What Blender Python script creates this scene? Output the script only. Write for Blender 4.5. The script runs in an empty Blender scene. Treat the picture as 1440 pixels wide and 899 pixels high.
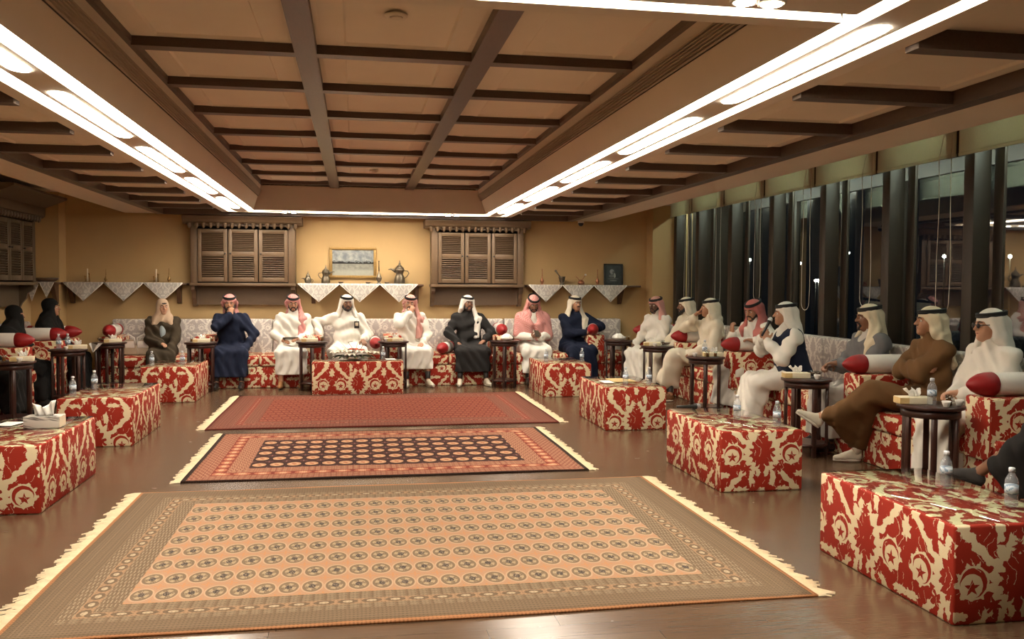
import bpy, math, random
import numpy as np
from mathutils import Vector, Matrix

C = bpy.context.scene
COL = C.collection
PI = math.pi
rnd = random.Random(7)

# ------------------------------------------------------------------ camera
def set_camera():
    yaw, pitch, roll = 0.174467, -0.038462, 0.005622
    cy, sy, cp, sp = math.cos(yaw), math.sin(yaw), math.cos(pitch), math.sin(pitch)
    f = Vector((sy*cp, cy*cp, sp)); r = Vector((cy, -sy, 0)); u = r.cross(f)
    r2 = math.cos(roll)*r + math.sin(roll)*u
    u2 = -math.sin(roll)*r + math.cos(roll)*u
    cam = bpy.data.cameras.new('camera'); o = bpy.data.objects.new('camera', cam); COL.objects.link(o)
    cam.sensor_width = 36; cam.sensor_fit = 'HORIZONTAL'; cam.lens = 1250*36/1440
    cam.clip_start = 0.05; cam.clip_end = 500
    m = Matrix((r2, u2, -f)).transposed().to_4x4(); m.translation = (0, 0, 1.55)
    o.matrix_world = m
    C.camera = o
set_camera()

# ------------------------------------------------------------------ world, exposure
w = bpy.data.worlds.new('night'); C.world = w; w.use_nodes = True
w.node_tree.nodes['Background'].inputs[0].default_value = (0.010, 0.012, 0.018, 1)
w.node_tree.nodes['Background'].inputs[1].default_value = 0.25
C.view_settings.view_transform = 'Standard'; C.view_settings.look = 'None'
C.view_settings.gamma = 1; C.view_settings.use_curve_mapping = False
C.view_settings.exposure = 1.32
LAMP = (1.0, 0.89, 0.74)
E_DIFF, E_COVE, E_SPOT = 16.0, 11.0, 30.0
C.cycles.use_denoising = True
C.cycles.max_bounces = 8; C.cycles.diffuse_bounces = 4; C.cycles.glossy_bounces = 4
C.cycles.transparent_max_bounces = 12; C.cycles.transmission_bounces = 6
C.cycles.sample_clamp_indirect = 6.0; C.cycles.caustics_reflective = False; C.cycles.caustics_refractive = False

# ------------------------------------------------------------------ node compiler
class G:
    cur = None
    def __init__(s, m): s.nt = m.node_tree; G.cur = s
    def math(s, op, a, b=None, c=None, clamp=False):
        n = s.nt.nodes.new('ShaderNodeMath'); n.operation = op; n.use_clamp = clamp
        for i, v in enumerate((a, b, c)):
            if v is None: continue
            if isinstance(v, V): s.nt.links.new(v.s, n.inputs[i])
            else: n.inputs[i].default_value = float(v)
        return V(n.outputs[0])
    def smooth(s, x, lo, hi):
        n = s.nt.nodes.new('ShaderNodeMapRange'); n.interpolation_type = 'SMOOTHSTEP'
        s.nt.links.new(x.s, n.inputs[0]); n.inputs[1].default_value = lo; n.inputs[2].default_value = hi
        return V(n.outputs[0])
    def coord(s, kind):
        n = s.nt.nodes.new('ShaderNodeTexCoord'); return n.outputs[kind]
    def xyz(s, sock):
        n = s.nt.nodes.new('ShaderNodeSeparateXYZ'); s.nt.links.new(sock, n.inputs[0])
        return V(n.outputs[0]), V(n.outputs[1]), V(n.outputs[2])
    def comb(s, x, y, z=0.0):
        n = s.nt.nodes.new('ShaderNodeCombineXYZ')
        for i, v in enumerate((x, y, z)):
            if isinstance(v, V): s.nt.links.new(v.s, n.inputs[i])
            else: n.inputs[i].default_value = v
        return n.outputs[0]
    def noise(s, sock, scale, detail=2, out=0, rough=0.5):
        n = s.nt.nodes.new('ShaderNodeTexNoise'); n.inputs['Scale'].default_value = scale
        n.inputs['Detail'].default_value = detail; n.inputs['Roughness'].default_value = rough
        if sock is not None: s.nt.links.new(sock, n.inputs['Vector'])
        return V(n.outputs[0])
    def mix(s, f, a, b):
        n = s.nt.nodes.new('ShaderNodeMix'); n.data_type = 'RGBA'; n.clamp_factor = True
        if isinstance(f, V): s.nt.links.new(f.s, n.inputs[0])
        else: n.inputs[0].default_value = f
        for i, v in ((6, a), (7, b)):
            if isinstance(v, tuple): n.inputs[i].default_value = (*v[:3], 1)
            else: s.nt.links.new(v, n.inputs[i])
        return n.outputs[2]
class V:
    def __init__(s, sock): s.s = sock
    def __add__(a, b): return G.cur.math('ADD', a, b)
    __radd__ = __add__
    def __sub__(a, b): return G.cur.math('SUBTRACT', a, b)
    def __rsub__(a, b): return G.cur.math('SUBTRACT', b, a)
    def __mul__(a, b): return G.cur.math('MULTIPLY', a, b)
    __rmul__ = __mul__
    def __truediv__(a, b): return G.cur.math('DIVIDE', a, b)
    def __rtruediv__(a, b): return G.cur.math('DIVIDE', b, a)
    def __neg__(a): return G.cur.math('MULTIPLY', a, -1)
def vmin(a, b): return G.cur.math('MINIMUM', a, b)
def vmax(a, b): return G.cur.math('MAXIMUM', a, b)
def vabs(a): return G.cur.math('ABSOLUTE', a)
def vsin(a): return G.cur.math('SINE', a)
def vcos(a): return G.cur.math('COSINE', a)
def vlt(a, b): return G.cur.math('LESS_THAN', a, b)
def vgt(a, b): return G.cur.math('GREATER_THAN', a, b)
def vfr(a): return G.cur.math('FRACT', a)
def vfloor(a): return G.cur.math('FLOOR', a)
def vpp(a, b): return G.cur.math('PINGPONG', a, b)
def polar(a, b):
    return G.cur.math('SQRT', a*a + b*b), G.cur.math('ARCTAN2', a, b)

def new_mat(name):
    m = bpy.data.materials.new(name); m.use_nodes = True
    return m, m.node_tree.nodes['Principled BSDF'], G(m)
def setcol(m, p, sock): m.node_tree.links.new(sock, p.inputs['Base Color'])
def bump(m, p, v, strength=0.3, dist=0.01):
    n = m.node_tree.nodes.new('ShaderNodeBump'); n.inputs['Strength'].default_value = strength
    n.inputs['Distance'].default_value = dist
    m.node_tree.links.new(v.s, n.inputs['Height']); m.node_tree.links.new(n.outputs[0], p.inputs['Normal'])
def mat(name, col, rough=0.6, var=0.12, scale=25, metal=0.0, bmp=0.0, spec=0.5, stretch=None):
    """plain procedural surface: base colour with a little noise"""
    m, p, g = new_mat(name)
    sock = g.coord('Object')
    if stretch:
        mp = m.node_tree.nodes.new('ShaderNodeMapping'); mp.inputs['Scale'].default_value = stretch
        m.node_tree.links.new(sock, mp.inputs[0]); sock = mp.outputs[0]
    nz = g.noise(sock, scale, 3)
    setcol(m, p, g.mix(nz, tuple(c*(1-var) for c in col), tuple(min(1, c*(1+var)) for c in col)))
    p.inputs['Roughness'].default_value = rough; p.inputs['Metallic'].default_value = metal
    p.inputs['Specular IOR Level'].default_value = spec
    if bmp: bump(m, p, nz, bmp, 0.004)
    return m
def emit(name, col, strength):
    m, p, g = new_mat(name)
    p.inputs['Base Color'].default_value = (0.8, 0.8, 0.8, 1)
    p.inputs['Emission Color'].default_value = (*col, 1); p.inputs['Emission Strength'].default_value = strength
    return m
def glassy(name, tint=(1, 1, 1), ior=1.45, transp=0.9, gain=1.0, milk=0.0):
    """clear sheet: fresnel mirror over a see-through body"""
    m = bpy.data.materials.new(name); m.use_nodes = True; nt = m.node_tree; nt.nodes.clear()
    out = nt.nodes.new('ShaderNodeOutputMaterial'); t = nt.nodes.new('ShaderNodeBsdfTransparent')
    gl = nt.nodes.new('ShaderNodeBsdfGlossy'); gl.inputs['Roughness'].default_value = 0.02
    fr = nt.nodes.new('ShaderNodeFresnel'); fr.inputs[0].default_value = ior
    mm = nt.nodes.new('ShaderNodeMath'); mm.operation = 'MULTIPLY_ADD'; mm.use_clamp = True
    mm.inputs[1].default_value = gain; mm.inputs[2].default_value = 0.0
    mx = nt.nodes.new('ShaderNodeMixShader')
    t.inputs[0].default_value = (tint[0]*transp, tint[1]*transp, tint[2]*transp, 1)
    L = nt.links.new
    ge = nt.nodes.new('ShaderNodeNewGeometry'); nb = nt.nodes.new('ShaderNodeMath'); nb.operation = 'MULTIPLY_ADD'
    nb.inputs[1].default_value = -gain; nb.inputs[2].default_value = gain
    L(ge.outputs['Backfacing'], nb.inputs[0]); L(nb.outputs[0], mm.inputs[1]); L(fr.outputs[0], mm.inputs[0]); L(mm.outputs[0], mx.inputs[0]); L(t.outputs[0], mx.inputs[1]); L(gl.outputs[0], mx.inputs[2])
    if milk:
        df = nt.nodes.new('ShaderNodeBsdfDiffuse'); df.inputs[0].default_value = (0.8, 0.85, 0.9, 1); m2 = nt.nodes.new('ShaderNodeMixShader'); m2.inputs[0].default_value = milk
        L(mx.outputs[0], m2.inputs[1]); L(df.outputs[0], m2.inputs[2]); L(m2.outputs[0], out.inputs[0])
    else: L(mx.outputs[0], out.inputs[0])
    return m

# ------------------------------------------------------------------ patterned cloths
def damask_mask(g, u, v, W=0.72, H=0.62):
    sc = W/0.72
    a0 = vabs(vfr(u*(1/W)) - 0.5)*0.72; b0 = vfr(v*(1/H))*0.62      # undistorted, for the emblems
    nz = g.noise(g.comb(u, v), 30/sc, 3); nz2 = g.noise(g.comb(v, u), 27/sc, 3)
    u = u + (nz-0.5)*(0.044*sc); v = v + (nz2-0.5)*(0.044*sc)
    a = vabs(vfr(u*(1/W)) - 0.5)*0.72
    b = vfr(v*(1/H))*0.62
    def blob(ca, cb, R, A, k, ph=0.0, ex=1.0, ey=1.0, tip=0.0):
        r, t = polar((a-ca)*(1/ex), (b-cb)*(1/ey))
        edge = vpp(t*(k/(2*PI)) + ph, 0.5)*(2*A) + (R-A*0.5)
        if tip:
            c = vmax(vcos(t), 0.0); c = c*c; edge = edge + c*c*tip
        return vlt(r, edge)
    # cream: wreath, roundels, wavy ogee band, small gaps
    cream = blob(0.0, 0.285, 0.160, 0.050, 16, 0.0, 1.0, 1.0, 0.05)
    band = vlt(vabs(a - (0.185 + 0.105*vcos(b*(2*PI/0.62) + 0.45))), 0.020 + 0.034*vpp(b*17, 0.5))
    cream = vmax(cream, band)
    for s in (blob(0.238, 0.285, 0.082, 0.028, 9), blob(0.085, 0.10, 0.040, 0.016, 5, 0.2, 0.6, 1.5), blob(0.315, 0.13, 0.040, 0.016, 7, 0.1, 1.3, 0.6), blob(0.0, 0.0, 0.045, 0.02, 6, 0.0, 0.6, 1.0), blob(0.0, 0.62, 0.045, 0.02, 6, 0.0, 0.6, 1.0),
              blob(0.17, 0.02, 0.04, 0.016, 7, 0.3, 1.4, 0.5), blob(0.30, 0.56, 0.04, 0.016, 7, 0.3, 0.6, 1.3),
              blob(0.36, 0.45, 0.045, 0.022, 7, 0.0, 0.7, 1.3), blob(0.10, 0.52, 0.038, 0.016, 5, 0.4, 0.6, 1.4)):
        cream = vmax(cream, s)
    red = 1-cream
    # red: palmette on its stem, leaf spray, half leaves on the band
    stem = vlt(a, 0.014 + 0.026*vpp(b*14, 0.5))*vgt(b, 0.03)*vlt(b, 0.24)
    for s in (blob(0.0, 0.285, 0.094, 0.030, 13, 0.0, 1.0, 1.0, 0.045), stem, blob(0.0, 0.085, 0.046, 0.03, 9), blob(0.125, 0.175, 0.034, 0.024, 6, 0.3), blob(0.33, 0.365, 0.036, 0.026, 7),
              blob(0.0, 0.445, 0.030, 0.018, 6)):
        red = vmax(red, s)
    x = a*0.3+a0*0.7-0.232; y = b*0.3+b0*0.7-0.285; r, t = polar(x, y)
    red = red*vgt(r, 0.081)
    r2, t2 = polar(x-0.010, y+0.014)
    cres = vlt(r, 0.070)*vgt(r2, 0.058)
    rs, ts = polar(x-0.008, y+0.022); tt = vpp(ts, PI/5)
    Ro, Ri = 0.042, 0.017
    star = vlt(rs, (Ro*Ri*math.sin(PI/5))/(Ro*vsin(tt) + Ri*vsin(PI/5-tt)))
    red = vmax(red, vmax(cres, star))
    vein = vlt(vabs(vsin(a*70 + vsin(b*26)*2.4)), 0.10)*vgt(g.noise(g.comb(u, v), 11/sc, 1), 0.54)
    return red*(1-vein)
def damask_mat(name, ground, motif, rough=0.75, W=0.72, H=0.62, sat=1.0):
    m, p, g = new_mat(name)
    u, v, _ = g.xyz(g.coord('UV'))
    k = damask_mask(g, u, v, W, H)
    fine = g.noise(g.comb(u, v), 180, 2)
    ca = g.mix(fine, tuple(c*0.88 for c in ground), ground)
    cb = g.mix(fine, tuple(c*0.8 for c in motif), motif)
    setcol(m, p, g.mix(k*sat, ca, cb)); p.inputs['Roughness'].default_value = rough
    p.inputs['Specular IOR Level'].default_value = 0.25
    bump(m, p, fine, 0.15, 0.002)
    return m
def rug_mat(name, W, D, spec):
    """oriental rug: bands at a distance from the edge, then a field of guls"""
    m, p, g = new_mat(name)
    x, y, _ = g.xyz(g.coord('Object'))
    wob = g.noise(g.comb(x, y), 6, 2); x = x + (wob-0.5)*0.012; y = y + (wob-0.5)*0.012
    dx = W/2 - vabs(x); dy = D/2 - vabs(y)
    # rescale so that side and end borders share one band coordinate
    e = vmin(dx*(1/spec['bx']), dy*(1/spec['by']))
    end = vlt(dx*(1/spec['bx']), dy*(1/spec['by']))           # 1 on the two fringe ends
    along = end*y + (1-end)*x
    fx = (x + W/2 - spec['bx'])*(1/spec['pu']); fy = (y + D/2 - spec['by'])*(1/spec['pv'])
    if spec.get('stag'): fx = fx + vgt(vfr(vfloor(fy)*0.5), 0.25)*0.5
    cx = (vfr(fx)-0.5)*spec['pu']; cy = (vfr(fy)-0.5)*spec['pv']
    fine = g.noise(g.comb(x, y), 120, 2); weave = vsin(x*420)*vsin(y*420)
    # ---- field
    r, t = polar(cx*(1/spec['ru']), cy*(1/spec['rv']))
    fld = g.mix(fine, spec['field'], tuple(c*1.12 for c in spec['field']))
    cx2 = (vfr(fx+0.5)-0.5)*spec['pu']; cy2 = (vfr(fy+0.5)-0.5)*spec['pv']
    r2, t2 = polar(cx2*(1/(spec['ru']*0.62)), cy2*(1/(spec['rv']*0.42)))
    cross = vlt(r2, 0.55 + 0.45*vcos(t2*4))
    fld = g.mix(cross*0.75, fld, spec['minor'])
    fld = g.mix(vlt(r, 1.12), fld, spec['halo'])
    fld = g.mix(vlt(r, 0.96), fld, spec['gul'])
    sect = vgt(vsin(t*4), 0.0)
    fld = g.mix(vlt(r, 0.72)*sect, fld, spec['gul2'])
    fld = g.mix(vlt(r, 0.34), fld, spec['core'])
    fld = g.mix(vlt(r, 0.72)*vgt(fine, 0.60), fld, spec['light'])
    # ---- border
    speck = vgt(vsin(along*spec['sf'])*vsin(e*150), 0.35)
    brd = g.mix(fine, spec['brd'], tuple(c*1.25 for c in spec['brd']))
    line = vlt(vfr(e*14), 0.16)
    brd = g.mix(line*0.55, brd, spec['line'])
    brd = g.mix(speck*0.5*vgt(e, 0.45), brd, spec['light'])
    band = vgt(e, spec['b0'])*vlt(e, spec['b1'])
    q = (vfr(along*(1/spec['bp']))-0.5)*2; qe = (e-(spec['b0']+spec['b1'])/2)*(2/(spec['b1']-spec['b0']))
    rb = G.cur.math('SQRT', q*q + qe*qe)
    bc = g.mix(vlt(rb, 0.85), spec['bandbg'], spec['banddot'])
    bc = g.mix(vlt(rb, 0.42), bc, spec['bandcore'])
    brd = g.mix(band, brd, bc)
    if spec.get('dash'):
        dsh = vgt(vsin(along*spec['dash'])*vsin(e*64), 0.30)*(1-band)
        brd = g.mix(dsh*0.5, brd, spec['light'])
    colr = g.mix(vgt(e, 1.0), brd, fld)
    colr = g.mix(vlt(vmin(dx, dy), spec.get('edge_w', 0.02)), colr, spec['edge'])
    hatch = vgt(vsin(x*330), 0.2)*vgt(vsin(y*250), 0.0)*(1-vgt(e, 1.0))
    colr = g.mix(hatch*0.35, colr, tuple(c*0.35 for c in spec['brd']))
    colr = g.mix(weave*0.18 + 0.05, colr, tuple(c*0.4 for c in spec['brd']))
    setcol(m, p, colr); p.inputs['Roughness'].default_value = 0.9; p.inputs['Specular IOR Level'].default_value = 0.15
    bump(m, p, fine + weave*0.3, 0.35, 0.004)
    return m

# ------------------------------------------------------------------ mesh helpers
def link(name, me, m, parent=None, smooth=False):
    o = bpy.data.objects.new(name, me); COL.objects.link(o)
    if m is not None and not me.materials:
        for mm in (m if isinstance(m, (list, tuple)) else (m,)): me.materials.append(mm)
    if smooth:
        me.polygons.foreach_set('use_smooth', np.ones(len(me.polygons), bool))
    if parent is not None: o.parent = parent
    return o
class MB:
    def __init__(s): s.v = []; s.f = []; s.uv = []
    def quad(s, pts, uv=None):
        i = len(s.v); s.v += [tuple(p) for p in pts]; s.f.append(tuple(range(i, i+len(pts))))
        s.uv += list(uv) if uv else [(p[0], p[1]) for p in pts]
    def box(s, x0, x1, y0, y1, z0, z1, ou=0.0, M=None, ov=0.0):
        """box with uv in metres on every face"""
        P = lambda x, y, z: (x, y, z)
        F = [([P(x0,y0,z0),P(x1,y0,z0),P(x1,y0,z1),P(x0,y0,z1)], lambda p:(p[0]-ou, p[2]-z0)),
             ([P(x1,y1,z0),P(x0,y1,z0),P(x0,y1,z1),P(x1,y1,z1)], lambda p:(-p[0]-ou, p[2]-z0)),
             ([P(x0,y1,z0),P(x0,y0,z0),P(x0,y0,z1),P(x0,y1,z1)], lambda p:(-p[1]+y0+ou, p[2]-z0)),
             ([P(x1,y0,z0),P(x1,y1,z0),P(x1,y1,z1),P(x1,y0,z1)], lambda p:(p[1]-y0+ou, p[2]-z0)),
             ([P(x0,y0,z1),P(x1,y0,z1),P(x1,y1,z1),P(x0,y1,z1)], lambda p:(p[0]-ou, p[1]-y0+(z1-z0))),
             ([P(x0,y1,z0),P(x1,y1,z0),P(x1,y0,z0),P(x0,y0,z0)], lambda p:(p[0]-ou, p[1]))]
        i = len(s.v)
        c = {}
        for pts, uf in F:
            idx = []
            for p in pts:
                if p not in c:
                    c[p] = len(s.v); s.v.append(tuple(M @ Vector(p)) if M is not None else p)
                idx.append(c[p]); q = uf(p); s.uv.append((q[0], q[1]+ov))
            s.f.append(tuple(idx))
        return s
    def build(s, name, m, parent=None, smooth=False, bev=0.0, seg=2):
        me = bpy.data.meshes.new(name); me.from_pydata(s.v, [], s.f)
        ul = me.uv_layers.new(name='UVMap'); ul.data.foreach_set('uv', np.array(s.uv, np.float32).ravel())
        me.update()
        o = link(name, me, m, parent, smooth)
        if bev:
            b = o.modifiers.new('bevel', 'BEVEL'); b.width = bev; b.segments = seg; b.limit_method = 'ANGLE'
            me.polygons.foreach_set('use_smooth', np.ones(len(me.polygons), bool))
        return o
def box(name, x0, x1, y0, y1, z0, z1, m, parent=None, bev=0.0, seg=2, ou=0.0):
    return MB().box(x0, x1, y0, y1, z0, z1, ou).build(name, m, parent, bev=bev, seg=seg)
def prism(name, poly, axis, a0, a1, m, parent=None, bev=0.0):
    """extrude a 2D polygon along axis; poly is in the two other coordinates in order"""
    def P(q, a): return {'x': (a, q[0], q[1]), 'y': (q[0], a, q[1]), 'z': (q[0], q[1], a)}[axis]
    n = len(poly); v = [P(q, a0) for q in poly] + [P(q, a1) for q in poly]
    f = [tuple(range(n))[::-1], tuple(range(n, 2*n))] + [(i, (i+1) % n, n+(i+1) % n, n+i) for i in range(n)]
    area = sum(poly[i][0]*poly[(i+1) % n][1]-poly[(i+1) % n][0]*poly[i][1] for i in range(n))
    if (area < 0) != (axis == 'y'): f = [t[::-1] for t in f]
    me = bpy.data.meshes.new(name); me.from_pydata(v, [], f); me.update()
    o = link(name, me, m, parent)
    if bev:
        b = o.modifiers.new('bevel', 'BEVEL'); b.width = bev; b.segments = 2
    return o
def lathe_geo(prof, seg=20, M=None):
    v, f = [], []
    for r, z in prof:
        for k in range(seg):
            t = 2*PI*k/seg; v.append((r*math.cos(t), r*math.sin(t), z))
    n = len(prof)
    for j in range(n-1):
        for k in range(seg):
            a, b = j*seg+k, j*seg+(k+1) % seg; f.append((a, b, b+seg, a+seg))
    f.append(tuple(range(seg))[::-1]); f.append(tuple(range((n-1)*seg, n*seg)))
    if M is not None: v = [tuple(M @ Vector(p)) for p in v]
    return v, f
def lathe(name, prof, m, parent=None, seg=20, loc=None, M=None, smooth=True):
    if loc is not None: M = Matrix.Translation(loc)
    v, f = lathe_geo(prof, seg, M); me = bpy.data.meshes.new(name); me.from_pydata(v, [], f); me.update()
    return link(name, me, m, parent, smooth)
def tube_geo(pts, r, seg=8, closed=False):
    pts = [Vector(p) for p in pts]; n = len(pts); v, f = [], []
    rr = r if isinstance(r, (list, tuple)) else [r]*n
    prev = None
    for i, p in enumerate(pts):
        if closed: d = pts[(i+1) % n]-pts[i-1]
        else: d = pts[min(i+1, n-1)]-pts[max(i-1, 0)]
        d.normalize()
        if prev is None:
            prev = Vector((0, 0, 1)) if abs(d.z) < 0.9 else Vector((1, 0, 0))
        a = (prev - d*prev.dot(d)).normalized(); prev = a; b = d.cross(a)
        for k in range(seg):
            t = 2*PI*k/seg; v.append(tuple(p + (a*math.cos(t)+b*math.sin(t))*rr[i]))
    for i in range(n if closed else n-1):
        j = (i+1) % n
        for k in range(seg):
            f.append((i*seg+k, i*seg+(k+1) % seg, j*seg+(k+1) % seg, j*seg+k))
    if not closed:
        f.append(tuple(range(seg))[::-1]); f.append(tuple(range((n-1)*seg, n*seg)))
    return v, f
def tube(name, pts, r, m, parent=None, seg=8, closed=False):
    v, f = tube_geo(pts, r, seg, closed); me = bpy.data.meshes.new(name); me.from_pydata(v, [], f); me.update()
    return link(name, me, m, parent, True)
def empty(name, loc, rz=0.0):
    o = bpy.data.objects.new(name, None); COL.objects.link(o); o.location = loc; o.rotation_euler = (0, 0, rz)
    o.empty_display_size = 0.1
    return o
def tag(o, label=None, cat=None, group=None, kind=None):
    if label: o['label'] = label
    if cat: o['category'] = cat
    if group: o['group'] = group
    if kind: o['kind'] = kind
    return o
def thing(name, loc, label, cat, group=None, rz=0.0):
    return tag(empty(name, loc, rz), label, cat, group)
def kids(o): return [c for c in o.children]
def copy_tree(o, loc=None, rz=None, label=None, parent=None):
    c = o.copy(); COL.objects.link(c)
    if parent is not None: c.parent = parent
    for ch in list(o.children): copy_tree(ch, parent=c)
    if loc is not None: c.location = loc
    if rz is not None: c.rotation_euler = (0, 0, rz)
    if label: c['label'] = label
    return c
def struct(o): o['kind'] = 'structure'; return o

# ------------------------------------------------------------------ materials
M = {}
M['ceil'] = mat('ceiling paint', (0.76, 0.69, 0.575), 0.75, 0.04, 4)
M['soffit'] = mat('soffit paint', (0.74, 0.67, 0.56), 0.7, 0.04, 4)
M['beam'] = mat('ceiling beam wood', (0.100, 0.068, 0.050), 0.36, 0.25, 14, stretch=(6, 1, 6))
M['vent'] = mat('vent slats', (0.42, 0.34, 0.26), 0.5, 0.1)
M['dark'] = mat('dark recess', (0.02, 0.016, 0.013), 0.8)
M['plaster'] = mat('ochre plaster', (0.56, 0.39, 0.185), 0.8, 0.07, 3, bmp=0.1)
M['cab'] = mat('brown cabinet wood', (0.140, 0.088, 0.048), 0.5, 0.2, 18, stretch=(1, 1, 9))
M['cab_dark'] = mat('grey brown cabinet wood', (0.115, 0.085, 0.052), 0.5, 0.2, 18, stretch=(1, 1, 9))
M['cherry'] = mat('dark cherry wood', (0.040, 0.014, 0.010), 0.28, 0.25, 20, stretch=(2, 2, 8))
M['shelfwood'] = mat('shelf wood', (0.11, 0.055, 0.028), 0.5, 0.2, 16)
M['frame'] = mat('bronze window frame', (0.036, 0.025, 0.016), 0.5, 0.15, 12)
def blind_mat():
    m, p, g = new_mat('grey green blind'); n = g.noise(g.coord('Object'), 60, 1)
    col = g.mix(n, (0.58, 0.58, 0.45), (0.64, 0.64, 0.50)); setcol(m, p, col); p.inputs['Roughness'].default_value = 0.85
    tr = m.node_tree.nodes.new('ShaderNodeBsdfTranslucent'); m.node_tree.links.new(col, tr.inputs[0]); mx = m.node_tree.nodes.new('ShaderNodeMixShader'); mx.inputs[0].default_value = 0.32
    L = m.node_tree.links.new; L(p.outputs[0], mx.inputs[1]); L(tr.outputs[0], mx.inputs[2]); L(mx.outputs[0], m.node_tree.nodes['Material Output'].inputs[0]); return m
M['blind'] = blind_mat()
M['tube'] = emit('window recess tube', (0.82, 1.0, 0.86), 26.0)
M['cord'] = mat('white cord', (0.60, 0.56, 0.47), 0.6)
M['glass'] = glassy('window glass', (0.78, 0.85, 0.82), 1.9, 0.8, 1.7)
M['diff'] = emit('lamp diffuser', LAMP, E_DIFF)
M['cove'] = emit('cove tube', LAMP, E_COVE)
M['spot'] = emit('spot lens', LAMP, E_SPOT)
M['damask'] = damask_mat('red damask', (0.78, 0.66, 0.43), (0.36, 0.026, 0.012))
M['white_damask'] = damask_mat('silver damask', (0.74, 0.70, 0.64), (0.50, 0.455, 0.435), 0.55, 0.44, 0.38)
M['doily'] = damask_mat('silver cloth', (0.68, 0.655, 0.60), (0.50, 0.48, 0.45), 0.4, 0.24, 0.22)
M['satin'] = mat('white satin', (0.74, 0.71, 0.66), 0.5, 0.05, 40)
M['redsatin'] = mat('red satin', (0.30, 0.008, 0.010), 0.5, 0.12, 30)
M['plastic'] = glassy('clear plastic', (0.96, 0.98, 1.0), 1.4, 0.94, 1.5, 0.16)
M['clear'] = glassy('clear glass', (0.95, 0.97, 0.97), 1.5, 0.94)
M['top_glass'] = glassy('table top glass', (0.93, 0.97, 0.95), 1.5, 0.95)
M['capblue'] = mat('bottle cap white', (0.62, 0.66, 0.72), 0.4)
M['tissue'] = mat('tissue paper', (0.86, 0.84, 0.80), 0.8, 0.04)
M['goldcard'] = mat('gold card', (0.62, 0.45, 0.20), 0.45, 0.15, 12)
M['creamcard'] = mat('cream card', (0.78, 0.70, 0.52), 0.6, 0.08, 20)
M['brass'] = mat('aged brass', (0.42, 0.27, 0.11), 0.32, 0.2, 30, metal=0.9)
M['pewter'] = mat('dark pewter', (0.16, 0.135, 0.10), 0.35, 0.25, 30, metal=0.85)
M['copper'] = mat('copper', (0.42, 0.18, 0.10), 0.35, 0.2, 30, metal=0.8)
M['gilt'] = mat('gilt frame', (0.40, 0.26, 0.095), 0.4, 0.35, 60, metal=0.5)
M['black'] = mat('black', (0.012, 0.011, 0.011), 0.45)
M['tea'] = mat('tea', (0.25, 0.09, 0.02), 0.2)

def floor_mat():
    m, p, g = new_mat('brown wood floor')
    x, y, _ = g.xyz(g.coord('Object'))
    row = vfloor(y*(1/0.13)); seed = vfr(vsin(row*12.9898)*43758.5)
    plank = vfloor((x + seed*1.7)*(1/1.3)); s2 = vfr(vsin(row*7.13 + plank*3.71)*1753.3)
    grain = g.noise(g.comb(x*1.5, y*34 + s2*20), 3, 4)
    c = g.mix(grain, (0.074, 0.043, 0.025), (0.148, 0.088, 0.050))
    c = g.mix(s2*0.35, c, (0.075, 0.040, 0.022))
    joint = vmax(vlt(vfr(y*(1/0.13)), 0.018), vlt(vfr((x+seed*1.7)*(1/1.3)), 0.0022))
    c = g.mix(joint*0.25, c, (0.03, 0.016, 0.01))
    setcol(m, p, c)
    n = g.noise(g.comb(x, y), 9, 2)
    r = g.math('MULTIPLY_ADD', n, 0.10, 0.20)
    m.node_tree.links.new(r.s, p.inputs['Roughness']); p.inputs['Specular IOR Level'].default_value = 0.5
    bump(m, p, grain, 0.05, 0.002)
    return m
M['floor'] = floor_mat()

# ------------------------------------------------------------------ room shell
XL, XR, YB, YF = -4.76, 5.30, 14.60, -3.0
XG = 6.30
struct(box('floor', XL-0.2, XG+0.4, YF-0.1, YB+0.2, -0.1, 0.0, M['floor']))
struct(box('wall_back', XL-0.2, XG+0.4, YB, YB+0.2, 0, 3.2, M['plaster']))
struct(box('wall_left', XL-0.2, XL, YF, YB, 0, 3.2, M['plaster']))
struct(box('wall_front', XL-0.2, XG+0.4, YF-0.2, YF, 0, 3.2, M['plaster']))
struct(box('wall_right', XG, XG+0.25, YF, YB, 0, 0.55, M['plaster']))
struct(box('trim_1', 4.90, XR+0.3, 14.28, YB, 0, 2.90, M['plaster']))            # pier in the right corner
struct(box('trim_2', XL, -4.36, 14.28, YB, 0, 2.90, M['plaster']))               # pier in the left corner
struct(box('trim_3', XG-0.02, XG+0.3, YF, 14.28, 2.86, 3.2, M['frame']))         # head above the windows
struct(box('trim_5', XR+0.3, XG+0.3, 14.28, 14.40, 0, 3.0, M['frame']))         # end of the window bay
struct(box('baseboard_back', -4.36, 4.9, YB-0.02, YB, 0, 0.10, M['shelfwood']))
struct(box('baseboard_left', XL, XL+0.02, YF, 14.28, 0, 0.10, M['shelfwood']))
struct(box('baseboard_right', XG-0.03, XG, YF, 14.28, 0, 0.10, M['shelfwood']))

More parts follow.
